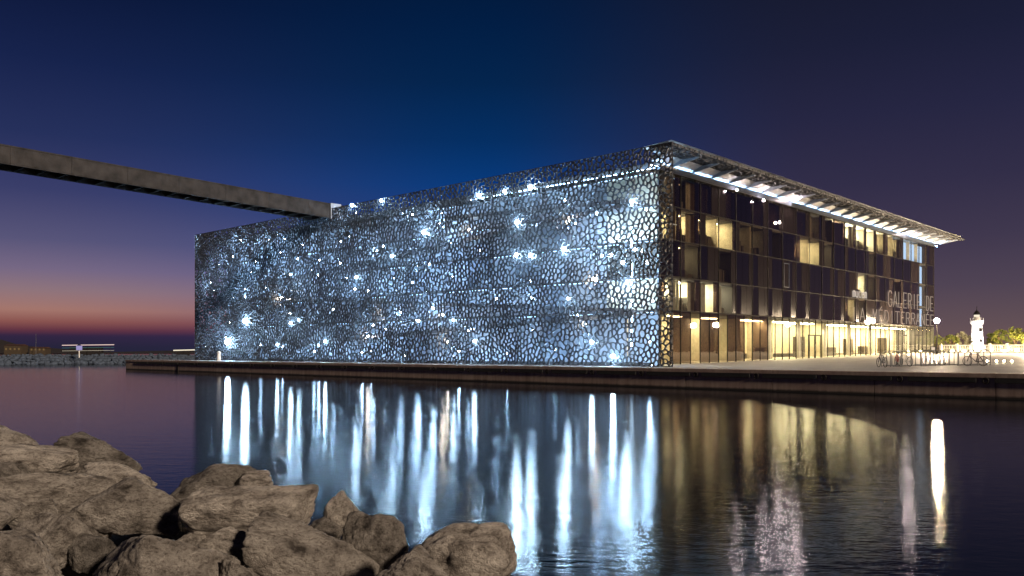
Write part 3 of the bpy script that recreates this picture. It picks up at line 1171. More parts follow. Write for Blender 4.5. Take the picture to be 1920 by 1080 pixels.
# lettering: strokes on a 1 x 1.7 grid
G = {
    'G': [[(0.9, 1.45), (0.65, 1.7), (0.3, 1.7), (0.05, 1.4), (0.05, 0.3), (0.3, 0), (0.65, 0), (0.9, 0.3), (0.9, 0.8), (0.55, 0.8)]],
    'A': [[(0, 0), (0.48, 1.7), (0.96, 0)], [(0.17, 0.55), (0.8, 0.55)]],
    'L': [[(0.1, 1.7), (0.1, 0), (0.8, 0)]],
    'E': [[(0.85, 0), (0.1, 0), (0.1, 1.7), (0.85, 1.7)], [(0.1, 0.87), (0.7, 0.87)]],
    'R': [[(0.1, 0), (0.1, 1.7), (0.65, 1.7), (0.88, 1.5), (0.88, 1.05), (0.65, 0.85), (0.1, 0.85)], [(0.55, 0.85), (0.92, 0)]],
    'I': [[(0.45, 0), (0.45, 1.7)]],
    'D': [[(0.1, 0), (0.1, 1.7), (0.6, 1.7), (0.88, 1.35), (0.88, 0.35), (0.6, 0), (0.1, 0)]],
    'M': [[(0.02, 0), (0.1, 1.7), (0.48, 0.6), (0.86, 1.7), (0.94, 0)]],
    'T': [[(0, 1.7), (0.95, 1.7)], [(0.47, 1.7), (0.47, 0)]],
    'N': [[(0.08, 0), (0.08, 1.7), (0.86, 0), (0.86, 1.7)]],
    'É': [[(0.85, 0), (0.1, 0), (0.1, 1.7), (0.85, 1.7)], [(0.1, 0.87), (0.7, 0.87)], [(0.4, 1.85), (0.65, 2.15)]],
    'm': [[(0.03, 0), (0.03, 1.0), (0.35, 1.15), (0.5, 0.95), (0.5, 0)], [(0.5, 0.95), (0.72, 1.15), (0.95, 0.95), (0.95, 0)]],
    'u': [[(0.06, 1.1), (0.06, 0.2), (0.3, 0), (0.7, 0), (0.88, 0.2)], [(0.88, 1.1), (0.88, 0)]],
    'c': [[(0.85, 1.0), (0.6, 1.12), (0.25, 1.0), (0.1, 0.75), (0.1, 0.35), (0.3, 0.05), (0.65, 0), (0.85, 0.12)]],
    'e': [[(0.1, 0.58), (0.88, 0.58), (0.85, 0.9), (0.6, 1.12), (0.3, 1.05), (0.1, 0.75), (0.1, 0.35), (0.3, 0.05), (0.65, 0), (0.88, 0.12)]],
}


def lettering(text, y0, y1, z0, z1, sw, hgt, m_, parent, starts=None):
    n = len(text)
    pitch = (y1 - y0) / n
    for i, ch in enumerate(text):
        if ch == ' ':
            continue
        ya = (starts[i] if starts else y0 + pitch * i)
        sx = pitch * 0.78
        sz = (z1 - z0) / hgt
        b = MB()
        for stp in G[ch]:
            for a, c in zip(stp, stp[1:]):
                A = Vector((0, ya + a[0] * sx, z0 + a[1] * sz))
                C = Vector((0, ya + c[0] * sx, z0 + c[1] * sz))
                d = (C - A)
                if d.length < 1e-4:
                    continue
                d.normalize()
                nrm = Vector((0, -d.z, d.y)) * (sw / 2)
                A -= d * sw * 0.3
                C += d * sw * 0.3
                x0, x1 = Vector((GX + 0.055 + 0.0, 0, 0)), Vector((GX + 0.10, 0, 0))
                b.hexa([A - nrm + x0, C - nrm + x0, C + nrm + x0, A + nrm + x0, A - nrm + x1, C - nrm + x1, C + nrm + x1, A + nrm + x1])
        b.build('letter', m_, parent)


sign = thing('facade_lettering', 'tall thin pale letters reading GALERIE DE LA MÉDITERRANÉE across the dark glass', 'lettering', (GX, 55, 4.4))
lettering('GALERIE DE', 51.8, 69.0, 6.5, 8.35, 0.085, 1.7, 'letter_light', sign)
lettering('LA MÉDITERRANÉE', 41.2, 69.2, 4.55, 5.95, 0.085, 1.7, 'letter_light', sign)
logo = thing('facade_logo', 'small bright sign reading mucem above the large lettering on the glass', 'sign', (GX, 43, 7.1))
lettering('mucem', 41.0, 45.2, 7.12, 7.78, 0.075, 1.12, 'letter_light_bright', logo)

# ------------------------------------------------------------------ footbridge
BX = -42.0
bridge = thing('footbridge', 'long dark concrete footbridge running through the air to the museum roof', 'bridge', (BX, 0, 15.0))
y_end = -72.0


def bz(y):
    s = -y
    return 15.22 + 0.0245 * s


n = 16
yy = [2.0 + (y_end - 2.0) * i / n for i in range(n + 1)]
for a, b_ in zip(yy, yy[1:]):
    a2, b2 = a - 0.012, b_ + 0.012
    for s in (0, 1):
        xo, xi = (BX, BX - 0.16) if s == 0 else (BX - 2.9, BX - 2.74)
        x0, x1 = min(xo, xi), max(xo, xi)
        mb = MB()
        mb.hexa([(x0, b2, bz(b2)), (x1, b2, bz(b2)), (x1, a2, bz(a2)), (x0, a2, bz(a2)),
                 (x0, b2, bz(b2) + 1.42), (x1, b2, bz(b2) + 1.42), (x1, a2, bz(a2) + 1.42), (x0, a2, bz(a2) + 1.42)])
        # capping rail, a little wider
        xa, xb = x0 - 0.04, x1 + 0.04
        mb.hexa([(xa, b2, bz(b2) + 1.421), (xb, b2, bz(b2) + 1.421), (xb, a2, bz(a2) + 1.421), (xa, a2, bz(a2) + 1.421),
                 (xa, b2, bz(b2) + 1.53), (xb, b2, bz(b2) + 1.53), (xb, a2, bz(a2) + 1.53), (xa, a2, bz(a2) + 1.53)])
        # lower ledge
        mb.hexa([(xa, b2, bz(b2) + 0.10), (xb, b2, bz(b2) + 0.10), (xb, a2, bz(a2) + 0.10), (xa, a2, bz(a2) + 0.10),
                 (xa, b2, bz(b2) + 0.22), (xb, b2, bz(b2) + 0.22), (xb, a2, bz(a2) + 0.22), (xa, a2, bz(a2) + 0.22)])
        mb.build('side_panel', 'bridge_concrete', bridge)
    MB().hexa([(BX - 2.735, b2, bz(b2) + 0.42), (BX - 0.165, b2, bz(b2) + 0.42), (BX - 0.165, a2, bz(a2) + 0.42), (BX - 2.735, a2, bz(a2) + 0.42),
               (BX - 2.735, b2, bz(b2) + 0.55), (BX - 0.165, b2, bz(b2) + 0.55), (BX - 0.165, a2, bz(a2) + 0.55), (BX - 2.735, a2, bz(a2) + 0.55)]).build('deck', 'bridge_under', bridge)
for i in range(46):
    y = 1.2 - 1.6 * i
    MB().box((BX - 2.735, y - 0.09, bz(y) + 0.05), (BX - 0.165, y + 0.09, bz(y) + 0.415)).build('rib', 'bridge_concrete', bridge)
MB().box((BX + 0.02, -0.10, 15.1), (BX + 0.28, 1.2, 16.75)).build('landing_post', 'pale_wall', bridge)
MB().box((BX - 2.9, 0.4, 15.76), (BX + 0.01, 4.0, 15.9)).build('landing', 'slab_concrete', bridge)

# ------------------------------------------------------------------ boulders


def stone_mesh(seed, sub=5, planes=13, pw=16, amp=1.0, taper=False):
    rng = np.random.default_rng(seed)
    bm = bmesh.new()
    bmesh.ops.create_icosphere(bm, subdivisions=sub, radius=1)
    V = np.array([v.co[:] for v in bm.verts])
    N = rng.normal(size=(planes, 3))
    N /= np.linalg.norm(N, axis=1)[:, None]
    d = rng.uniform(0.66, 0.98, planes)
    ax6 = np.array([[1, 0, 0], [-1, 0, 0], [0, 1, 0], [0, -1, 0], [0, 0, 1], [0, 0, -1]]) + rng.normal(scale=0.22, size=(6, 3))
    ax6 /= np.linalg.norm(ax6, axis=1)[:, None]
    N = np.vstack([N, ax6])
    d = np.concatenate([d, rng.uniform(0.86, 1.08, 6)])
    dots = np.clip(V @ N.T, 0.0, None) / d
    r = (np.sum(dots ** pw, axis=1) + 0.4 ** pw) ** (-1.0 / pw)
    V = V * r[:, None]
    off = Vector(rng.uniform(-50, 50, 3))
    if sub >= 4:
        for i in range(len(V)):
            p = Vector(V[i])
            n1 = noise.noise(p * 1.3 + off)
            n2 = noise.noise(p * 3.1 + off)
            n3 = noise.noise(p * 7.5 + off)
            n4 = noise.noise(p * 17.0 + off)
            rd = 1 - abs(noise.noise(Vector((p.x * 2.2, p.y * 2.2, p.z * 4.0)) + off * 0.5)) * 2
            n5 = noise.noise(p * 36.0 + off)
            pit = min(0.0, noise.noise(p * 11.0 - off) + 0.25)
            k = 1 + amp * (0.10 * n1 + 0.06 * n2 + 0.030 * n3 + 0.017 * n4 + 0.007 * n5 - 0.04 * max(0, rd - 0.55) * 2.0 + 0.03 * pit)
            V[i] *= k
    else:
        for i in range(len(V)):
            V[i] *= 1 + 0.18 * noise.noise(Vector(V[i]) * 1.8 + off)
    if taper:
        V[:, :2] *= (1.15 - 0.95 * (V[:, 2:3] - V[:, 2].min()) / np.ptp(V[:, 2])) ** 1.0
    lo, hi = V.min(0), V.max(0)
    V = (V - (lo + hi) / 2) / ((hi - lo) / 2)
    for v, c in zip(bm.verts, V):
        v.co = c
    me = bpy.data.meshes.new('stone')
    bm.to_mesh(me)
    bm.free()
    me.shade_smooth()
    return me


# px box (x0, y0, x1, y1) of each whole stone, its depth from the viewer, and how deep it is front to back
ROCKS = [
    ((-110, 788, 72, 905), 12.2, 1.0, 31, 'tan boulder at the very back of the rock pile, cut by the left frame edge'),
    ((92, 812, 272, 925), 11.0, 0.9, 2, 'pale flat-topped boulder standing alone above the purple water'),
    ((-40, 834, 160, 930), 10.2, 0.8, 3, 'lumpy grey-brown boulder in front of the pale flat-topped one'),
    ((150, 866, 292, 945), 9.6, 0.8, 4, 'dark low boulder wedged just below the pale flat-topped boulder'),
    ((-40, 880, 215, 990), 9.0, 0.8, 5, 'wide brown boulder lying in the middle of the left-hand pile'),
    ((150, 893, 362, 1015), 8.4, 0.9, 6, 'large sloping boulder with a sharp ridge beside the water gap'),
    ((312, 868, 518, 985), 9.4, 0.8, 7, 'broad boulder with a dark left flank jutting over the reflections'),
    ((340, 904, 607, 1060), 8.0, 0.9, 8, 'big blocky boulder with a rough mottled face and flat top'),
    ((8, 928, 122, 1010), 8.0, 0.8, 9, 'small light boulder with a pointed top among brown ones at left'),
    ((18, 962, 162, 1085), 7.2, 0.8, 10, 'light boulder with a broken edge above a deep black gap'),
    ((-120, 992, 118, 1190), 6.4, 0.9, 11, 'rough boulder in the bottom left corner of the picture'),
    ((142, 984, 450, 1190), 6.3, 0.9, 12, 'largest rounded boulder at the bottom between two black gaps'),
    ((382, 990, 494, 1075), 7.0, 0.9, 13, 'small round brown stone nestled between three big boulders'),
    ((470, 958, 715, 1150), 6.9, 0.9, 14, 'tall boulder with a pale scarred face left of the smooth one'),
    ((604, 918, 680, 1010), 8.6, 0.7, 15, 'pointed pale pink stone standing up like a small pyramid'),
    ((630, 957, 775, 1110), 7.5, 0.9, 16, 'smooth sloping boulder in shade below the pointed stone'),
    ((764, 978, 976, 1160), 7.0, 0.9, 17, 'last boulder of the pile at the right, low over the bright reflections'),
    ((700, 1028, 850, 1160), 6.2, 0.9, 18, 'dark wet brown stone at the bottom edge between two boulders'),
    ((120, 1000, 215, 1090), 7.2, 0.8, 19, 'small dark stone half hidden behind the largest rounded boulder'),
    ((-60, 868, 60, 960), 9.4, 0.8, 20, 'brown boulder at the left edge below the lumpy one'),
    ((445, 884, 520, 930), 9.2, 0.9, 21, 'small pale stone at the right shoulder of the broad boulder'),
    ((-110, 925, 40, 1010), 7.8, 0.8, 22, 'shadowed boulder at the left edge above the corner boulder'),
    ((410, 1045, 500, 1130), 6.3, 0.8, 23, 'low dark stone at the bottom edge under the small round stone'),
]
YAW = math.asin(0.682)
BIG = {}
for (x0, y0, x1, y1), t_, dz, seed, lab in ROCKS:
    y1 = y0 + (y1 - y0) * 0.90
    xm = (x0 + x1) / 2
    x0, x1 = xm + (x0 - xm) * 0.97, xm + (x1 - xm) * 0.97
    me = stone_mesh(seed * 13 + 1, 6, 12, 17, taper=(seed == 15))
    me.materials.append(MATS['boulder_stone'])
    o = bpy.data.objects.new('boulder', me)
    rx = (x1 - x0) / 2 / FOC * t_
    rz = (y1 - y0) / 2 / FOC * t_
    ry = (rx * 0.55 + rz * 0.45) * dz
    c = P((x0 + x1) / 2, (y0 + y1) / 2, t_ + ry * 0.3)
    BIG[seed] = (c, rx, rz)
    o.location = c
    o.scale = (rx, ry, rz)
    o.rotation_euler = (0, 0, YAW)
    COL.objects.link(o)
    tag(o, lab, 'boulder', 'boulders piled in the foreground')
rf = random.Random(41)
fill_meshes = []
for k in range(5):
    me = stone_mesh(600 + k, 5, 12, 18)
    me.materials.append(MATS['boulder_stone'])
    fill_meshes.append(me)
WEDGED = {2: 'pale flat-topped boulder', 5: 'wide brown boulder of the left-hand pile', 6: 'sloping boulder with the sharp ridge',
          7: 'broad boulder with the dark left flank', 8: 'big blocky boulder with the mottled face', 10: 'light boulder with the broken edge',
          12: 'largest rounded boulder at the bottom', 14: 'tall boulder with the pale scarred face', 15: 'pointed pale pink stone',
          16: 'smooth boulder below the pointed stone', 17: 'last boulder of the pile at the right'}
for k, (seed, nm) in enumerate(WEDGED.items()):
    c, rx, rz = BIG[seed]
    q = c - RT * rx * rf.uniform(0.75, 1.0) - FW * 0.22 + Vector((0, 0, -rz * 0.75))
    o = bpy.data.objects.new('boulder', fill_meshes[k % 5])
    r = rf.uniform(0.19, 0.30)
    o.location = q
    o.scale = (r * rf.uniform(0.9, 1.3), r, r * rf.uniform(0.65, 0.9))
    o.rotation_euler = (rf.uniform(-0.3, 0.3), rf.uniform(-0.3, 0.3), rf.uniform(0, 6.28))
    COL.objects.link(o)
    tag(o, 'small stone wedged at the foot of the ' + nm, 'boulder', 'small stones filling the gaps of the pile')
# rubble bank under the boulders, its dark colour standing for shade in the gaps
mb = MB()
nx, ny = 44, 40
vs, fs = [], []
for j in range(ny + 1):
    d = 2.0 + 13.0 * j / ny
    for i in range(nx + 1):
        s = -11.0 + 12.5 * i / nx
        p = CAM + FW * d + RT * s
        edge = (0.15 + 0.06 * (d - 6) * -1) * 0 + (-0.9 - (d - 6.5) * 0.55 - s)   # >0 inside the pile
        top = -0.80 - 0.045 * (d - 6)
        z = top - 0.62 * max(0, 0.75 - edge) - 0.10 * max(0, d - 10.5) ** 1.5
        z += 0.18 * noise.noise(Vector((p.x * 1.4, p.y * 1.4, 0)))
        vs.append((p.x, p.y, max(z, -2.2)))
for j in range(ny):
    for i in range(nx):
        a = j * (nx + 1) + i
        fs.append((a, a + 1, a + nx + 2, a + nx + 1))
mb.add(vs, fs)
mb.build('bank', 'gap_shade_rubble', smooth=True, kind='structure')

# ------------------------------------------------------------------ far breakwater at left
brk = thing('breakwater', 'long low breakwater of pale stones across the water at the far left', 'breakwater', tuple(P(100, 686, 150)))
brk.location.z = WZ
srcs = []
for s in range(6):
    me = stone_mesh(900 + s, 2, 9, 10)
    me.materials.append(MATS['rip_rap'])
    srcs.append(me)
rb = random.Random(77)
core = MB()
A, B = P(-60, 675, 148), P(420, 672, 168)
D = (B - A)
D.z = 0
Dn = D.normalized()
Nn = Vector((-Dn.y, Dn.x, 0))
LB = D.length
a0, a1 = Vector((A.x, A.y, 0)), Vector((B.x, B.y, 0))
pro = [(0.2, WZ - 1.0), (1.6, 0.1), (4.0, 0.3), (6.0, WZ - 1)]
vs = []
for e in (a0, a1):
    for w, z in pro:
        q = e + Nn * w
        vs.append((q.x, q.y, z))
core.add(vs, [(0, 4, 5, 1), (1, 5, 6, 2), (2, 6, 7, 3), (0, 1, 2, 3), (4, 7, 6, 5)])
core.build('core', 'rip_rap', brk)
cnt = 0
for rowi, (w0, z0, sz) in enumerate([(0.0, WZ + 0.25, 0.55), (0.7, WZ + 0.75, 0.55), (1.4, -0.15, 0.50), (2.3, 0.25, 0.42)]):
    s = rb.random()
    while s < LB:
        r = sz * rb.uniform(0.65, 1.25)
        q = a0 + Dn * s + Nn * (w0 + rb.uniform(-0.2, 0.2))
        o = bpy.data.objects.new('stone', rb.choice(srcs))
        COL.objects.link(o)
        o.parent = brk
        o.matrix_parent_inverse = Matrix.Translation(brk.location).inverted()
        o.location = (q.x, q.y, z0 + rb.uniform(-0.12, 0.12))
        o.scale = (r * rb.uniform(0.9, 1.4), r * rb.uniform(0.8, 1.2), r * rb.uniform(0.7, 1.0))
        o.rotation_euler = (rb.uniform(-0.4, 0.4), rb.uniform(-0.4, 0.4), rb.uniform(0, 6.28))
        s += r * rb.uniform(1.3, 1.8)
        cnt += 1

# harbour beacon on the breakwater
p = P(149, 669, 153)
bea = thing('beacon', 'short white post with a lit box head standing on the breakwater', 'beacon', (p.x, p.y, 0.2))
MB().tube((p.x, p.y, 0.0), (p.x, p.y, 1.35), 0.09, n=8).build('post', 'white_paint', bea)
MB().box((p.x - 0.38, p.y - 0.38, 1.36), (p.x + 0.38, p.y + 0.38, 2.15)).build('lamp_head', 'beacon_glow', bea)
MB().lathe([(0.45, 0), (0.3, 0.12), (0.05, 0.2)], (p.x, p.y, 2.152), 10).build('cap', 'dark_steel', bea)


def trail_boat(label, px0, px1, pyl, t_, lines, hull_h=0.9):  # hulls made up to carry the light trails over the water
    p0, p1 = P(px0, pyl, t_), P(px1, pyl, t_)
    L = (p1 - p0).length
    c = (p0 + p1) / 2
    bt = thing('trail_boat', label, 'trail_boat', (c.x, c.y, WZ))
    ax = (p1 - p0).normalized()
    nn = Vector((-ax.y, ax.x, 0))
    w = L * 0.14
    secs = []
    vs, fs = [], []
    n = 8
    for i in range(n + 1):
        f = i / n
        wf = w * (1 - max(0, (f - 0.6) / 0.4) ** 2 * 0.92)
        q = p0 + ax * (L * f)
        for sgn, z in ((-1, WZ + hull_h + 0.25 * f), (-0.6, WZ - 0.2), (0.6, WZ - 0.2), (1, WZ + hull_h + 0.25 * f)):
            s = q + nn * (wf * sgn)
            vs.append((s.x, s.y, z))
    for i in range(n):
        for k in range(3):
            a = i * 4 + k
            fs.append((a, a + 4, a + 5, a + 1))
        fs.append((i * 4, i * 4 + 3, i * 4 + 7, i * 4 + 4))
    fs += [(0, 1, 2, 3), tuple(n * 4 + k for k in (3, 2, 1, 0))]
    MB().add(vs, fs).build('hull', 'dark_steel', bt)
    zt = P(px0, lines[0][0], t_).z
    cab = MB()
    a, b_ = p0 + ax * L * 0.12, p0 + ax * L * 0.7
    for q, r in ((a, b_),):
        cs = [q - nn * w * 0.7, r - nn * w * 0.7, r + nn * w * 0.7, q + nn * w * 0.7]
        cab.hexa([(v.x, v.y, WZ + hull_h) for v in cs] + [(v.x, v.y, zt - 0.35) for v in cs])
    cab.build('cabin', 'hill_scrub', bt)
    for py_, m_, r in lines:
        z = P(px0, py_, t_).z
        q0, q1 = p0 - nn * (w + 0.05), p1 - nn * (w * 0.6)
        MB().tube((q0.x, q0.y, z), (q1.x, q1.y, z + 0.15), r, n=6).build('light_trail', m_, bt)
    for f in (0.05, 0.5, 0.95):
        q = p0 + ax * L * f - nn * w
        MB().tube((q.x, q.y, WZ + hull_h), (q.x, q.y, zt), 0.04, n=5).build('canopy_post', 'dark_steel', bt)
    return bt


trail_boat('made-up low hull carrying the pink and green light trail beyond the breakwater beacon', 124, 218, 655, 215, [(647.5, 'trail_pink', 0.11), (652.5, 'trail_teal', 0.07), (658, 'trail_lantern_warm', 0.025)])
trail_boat('made-up low hull carrying the cream light trail just left of the museum', 328, 368, 657, 230, [(657, 'trail_lantern_warm', 0.16)], 0.5)

# far hill, houses, mast
vs, fs = [], []
prof = [(-300, 600), (-150, 612), (-60, 622), (0, 636), (14, 640), (30, 645), (55, 649), (90, 652), (140, 656), (230, 660), (420, 661)]
for i, (px_, py_) in enumerate(prof):
    a = P(px_, py_, 900)
    b_ = P(px_, 662.5, 860)
    c_ = P(px_, 661, 1100)
    vs += [tuple(b_), tuple(a), tuple(c_)]
for i in range(len(prof) - 1):
    k = i * 3
    fs += [(k, k + 3, k + 4, k + 1), (k + 1, k + 4, k + 5, k + 2)]
MB().add(vs, fs).build('hills', 'hill_scrub', kind='structure')
# dim ridge further along the horizon
vs, fs = [], []
prof = [(200, 660), (420, 655), (640, 650), (900, 652), (1250, 650), (1600, 648), (1900, 645), (2300, 650)]
for px_, py_ in prof:
    a = P(px_, py_, 2600)
    vs += [tuple(P(px_, 663, 2500)), tuple(a), tuple(P(px_, 661, 2800))]
for i in range(len(prof) - 1):
    k = i * 3
    fs += [(k, k + 3, k + 4, k + 1), (k + 1, k + 4, k + 5, k + 2)]
MB().add(vs, fs).build('terrain', 'hill_scrub', kind='structure')


def house(label, px0, px1, py0, py1, t_, dep):
    a, b_ = P(px0, py1, t_), P(px1, py1, t_)
    zt = P(px0, py0, t_).z
    zb = a.z - 6
    h_ = thing('house', label, 'house', ((a.x + b_.x) / 2, (a.y + b_.y) / 2, zb))
    cs = [a, b_, b_ + FW * dep, a + FW * dep]
    MB().hexa([(v.x, v.y, zb) for v in cs] + [(v.x, v.y, zt) for v in cs]).build('wall', 'house_wall', h_)
    e = [a - RT * 0.4 - FW * 0.4, b_ + RT * 0.4 - FW * 0.4, b_ + RT * 0.4 + FW * (dep + 0.4), a - RT * 0.4 + FW * (dep + 0.4)]
    r0, r1 = a + FW * dep / 2, b_ + FW * dep / 2
    MB().add([(v.x, v.y, zt + 0.01) for v in e] + [(r0.x, r0.y, zt + 1.2), (r1.x, r1.y, zt + 1.2)],
             [(0, 1, 5, 4), (2, 3, 4, 5), (0, 4, 3), (1, 2, 5), (0, 3, 2, 1)]).build('roof', 'roof_tile', h_)
    n = max(2, int((px1 - px0) / 7))
    for k in range(n):
        q = a + (b_ - a) * ((k + 0.5) / n) - FW * 0.06
        MB().hexa([tuple(q + RT * sx + FW * sy + Vector((0, 0, sz))) for sz in (0.8, 2.4) for sx, sy in ((-0.7, -0.05), (0.7, -0.05), (0.7, 0.05), (-0.7, 0.05))]).build('window', 'house_window_glow', h_)


house('dim ochre house with glowing windows below the far left hill', 8, 40, 648, 658, 700, 10)
house('low dark house lit faintly beside the mast on the far left shore', 56, 86, 653, 659, 700, 8)
p = P(68, 658, 690)
ma = thing('mast', 'thin bare mast rising above the houses at the far left', 'mast', (p.x, p.y, p.z - 2))
MB().tube((p.x, p.y, p.z - 3), (p.x, p.y, p.z + 14), 0.22, 0.12, n=6).build('pole', 'grey_metal', ma)
MB().tube((p.x - 1.2, p.y, p.z + 9), (p.x + 1.2, p.y, p.z + 9), 0.1, n=5).build('spreader', 'grey_metal', ma)

# ------------------------------------------------------------------ plaza furniture


def street_lamp(x, y, hgt, label, r=0.30, arm=0.0):
    z = gz(y)
    s = thing('street_lamp', label, 'street lamp', (x, y, z), 'street lamps on the plaza')
    MB().lathe([(0.16, 0), (0.16, 0.12), (0.085, 0.2), (0.06, hgt - 0.3)], (x, y, z), 10).build('pole', 'dark_steel', s)
    MB().ball((x, y, z + hgt), r, 12).build('globe', 'street_lamp_glow', s, smooth=True)
    MB().lathe([(0.07, 0), (0.16, 0.06), (0.10, 0.1)], (x, y, z + hgt - 0.36), 10).build('collar', 'dark_steel', s)
    MB().lathe([(0.26, 0), (0.12, 0.08), (0.02, 0.12)], (x, y, z + hgt + r + 0.005), 12).build('cap', 'dark_steel', s)


street_lamp(1.07, 56.5, 3.95, 'lit street lamp with a glaring globe at the far corner of the glass side')
street_lamp(23.2, 51.6, 4.0, 'lit street lamp on the plaza outside the picture, mirrored in the near glass')
street_lamp(21.0, 54.0, 4.0, 'second lit street lamp outside the picture, beside its mirrored neighbour')
street_lamp(11.9, 57.2, 3.9, 'lit street lamp just outside the right edge, mirrored beside the entrance')


def bicycle(px, t_, ang, colr, label):
    p = P(px, 690, t_)
    z = gz(p.y)
    bk = thing('bicycle', label, 'bicycle', (p.x, p.y, z), 'bicycles parked at the racks')
    d = Vector((math.cos(ang), math.sin(ang), 0))
    nn = Vector((-d.y, d.x, 0))
    o_ = Vector((p.x, p.y, z))
    up = Vector((0, 0, 1))
    wr, wf = o_ - d * 0.52 + up * 0.34, o_ + d * 0.52 + up * 0.34
    for c in (wr, wf):
        w_ = MB().ring(c, nn, 0.31, 0.018, 22, 6).build('wheel', 'black_rubber', bk)
        sp_ = MB()
        for k in range(8):
            a = math.pi * 2 * k / 8
            sp_.tube(c, c + d * (0.3 * math.cos(a)) + up * (0.3 * math.sin(a)), 0.006, n=4)
        sp_.build('spoke', 'grey_metal', w_, kind='stuff')
    bb = o_ - d * 0.05 + up * 0.30
    st_ = o_ - d * 0.20 + up * 0.78
    hd = o_ + d * 0.36 + up * 0.80
    f = MB()
    for a, b_ in ((bb, st_), (bb, hd - up * 0.12), (st_, hd), (wr, bb), (wr, st_), (hd, wf)):
        f.tube(a, b_, 0.024, n=6)
    f.build('frame', colr, bk)
    hb = MB()
    hb.tube(hd, hd + up * 0.16, 0.018, n=6)
    hb.path([hd + up * 0.16 - nn * 0.28 - d * 0.06, hd + up * 0.16, hd + up * 0.16 + nn * 0.28 - d * 0.06], 0.018)
    hb.build('handlebar', 'bike_black', bk)
    sd = MB()
    c = st_ + up * 0.09
    sd.hexa([tuple(c + d * a + nn * b_ + up * e) for e in (0, 0.05) for a, b_ in ((-0.14, -0.08), (0.14, -0.02), (0.14, 0.02), (-0.14, 0.08))])
    sd.tube(st_, c, 0.015, n=6)
    sd.build('saddle', 'bike_black', bk)


bicycle(1654, 55.5, 2.3, 'bike_black', 'dark bicycle seen end-on at the left end of the racks')
bicycle(1683, 57.5, 2.1, 'bike_red', 'red bicycle leaning inside the first rack')
bicycle(1697, 57.0, 2.5, 'bike_silver', 'silver bicycle at the right end of the first rack')
bicycle(1752, 58.5, 3.0, 'bike_silver', 'pale bicycle parked broadside in the second rack')
bicycle(1829, 56.5, 2.9, 'bike_black', 'black bicycle parked at the glass-sided rack on the far right')


def rack(px0, px1, t_, n, label, hgt=1.05, slant=0):
    a, b_ = P(px0, 690, t_), P(px1, 690, t_ + 1.5)
    r = thing('bike_rack', label, 'bike rack', (a.x, a.y, gz(a.y)), 'bike racks on the plaza edge')
    ax = (b_ - a)
    ax.z = 0
    nn = Vector((-ax.y, ax.x, 0)).normalized() * 0.42
    for k in range(n):
        q = a + ax * (k / (n - 1))
        z = gz(q.y)
        s = ax.normalized() * (slant * (1 if k % 2 else -1))
        u, v = q - nn + s, q + nn
        MB().path([(u.x, u.y, z), (u.x, u.y, z + hgt - 0.15), ((q.x * 2 + u.x) / 3, (q.y * 2 + u.y) / 3, z + hgt), ((q.x * 2 + v.x) / 3, (q.y * 2 + v.y) / 3, z + hgt), (v.x, v.y, z + hgt - 0.15), (v.x, v.y, z)], 0.03).build('hoop', 'grey_metal', r)
    for w in (nn, -nn):
        u, v = a + w, b_ + w
        MB().tube((u.x, u.y, gz(u.y) + 0.05), (v.x, v.y, gz(v.y) + 0.05), 0.035, n=6).build('base_rail', 'grey_metal', r)


rack(1664, 1703, 57, 5, 'short bike rack holding the red bicycle, nearest the entrance', slant=0.3)
rack(1718, 1788, 58, 9, 'long bike rack with closely spaced upright hoops in the middle')
rack(1808, 1846, 57.5, 4, 'bike rack with the black bicycle near the four small lights')
p = P(1750, 690, 66)
sg = thing('sign_stand', 'small square framed notice on a post behind the middle rack', 'sign', (p.x, p.y, gz(p.y)))
z = P(1750, 655, 66).z
q = MB()
rr = 0.15
for (a, b_) in (((-0.20, -0.22), (0.20, -0.17)), ((-0.20, 0.17), (0.20, 0.22)), ((-0.20, -0.17), (-0.15, 0.17)), ((0.15, -0.17), (0.20, 0.17))):
    q.hexa([tuple(Vector((p.x, p.y, z + zz)) + RT * s + FW * f) for zz in (a[1], b_[1]) for s, f in ((a[0], -0.03), (b_[0], -0.03), (b_[0], 0.03), (a[0], 0.03))])
q.build('frame', 'bike_black', sg)
q = MB()
q.hexa([tuple(Vector((p.x, p.y, z + zz)) + RT * s + FW * f) for zz in (-0.165, 0.165) for s, f in ((-0.148, -0.01), (0.148, -0.01), (0.148, 0.01), (-0.148, 0.01))])
q.build('notice', 'white_paint', sg)
MB().tube((p.x, p.y, gz(p.y)), (p.x, p.y, z - 0.22), 0.035, n=8).build('post', 'bike_black', sg)

for px_, lab in ((1852, 'leftmost of four small sparkling lights low on the plaza'), (1869, 'second small sparkling light from the left in the row of four'),
                 (1883, 'third small sparkling light from the left in the row of four'), (1898, 'rightmost small sparkling light of the row of four')):
    p = P(px_, 677, 62)
    g = thing('ground_light', lab, 'light', (p.x, p.y, gz(p.y)), 'row of low plaza lights')
    hh_ = max(0.12, p.z - gz(p.y))
    MB().lathe([(0.09, 0), (0.09, hh_ - 0.1), (0.05, hh_ - 0.06)], (p.x, p.y, gz(p.y)), 8).build('stem', 'dark_steel', g)
    MB().ball((p.x, p.y, gz(p.y) + hh_), 0.075, 8).build('bulb', 'ground_light_glow', g)

# quay bollard at the left of the lattice
p = fac(411, 674, -3.2)
bo = thing('bollard', 'small white bollard on the quay before the left end of the lattice', 'bollard', (p.x, p.y, 0))
MB().lathe([(0.30, 0), (0.30, 0.06), (0.21, 0.1), (0.19, 0.9), (0.24, 0.95), (0.24, 1.02)], (p.x, p.y, 0.004), 12).build('shaft', 'white_paint', bo)
MB().lathe([(0.20, 0), (0.12, 0.10), (0.02, 0.13)], (p.x, p.y, 1.026), 12).build('cap', 'white_paint', bo)

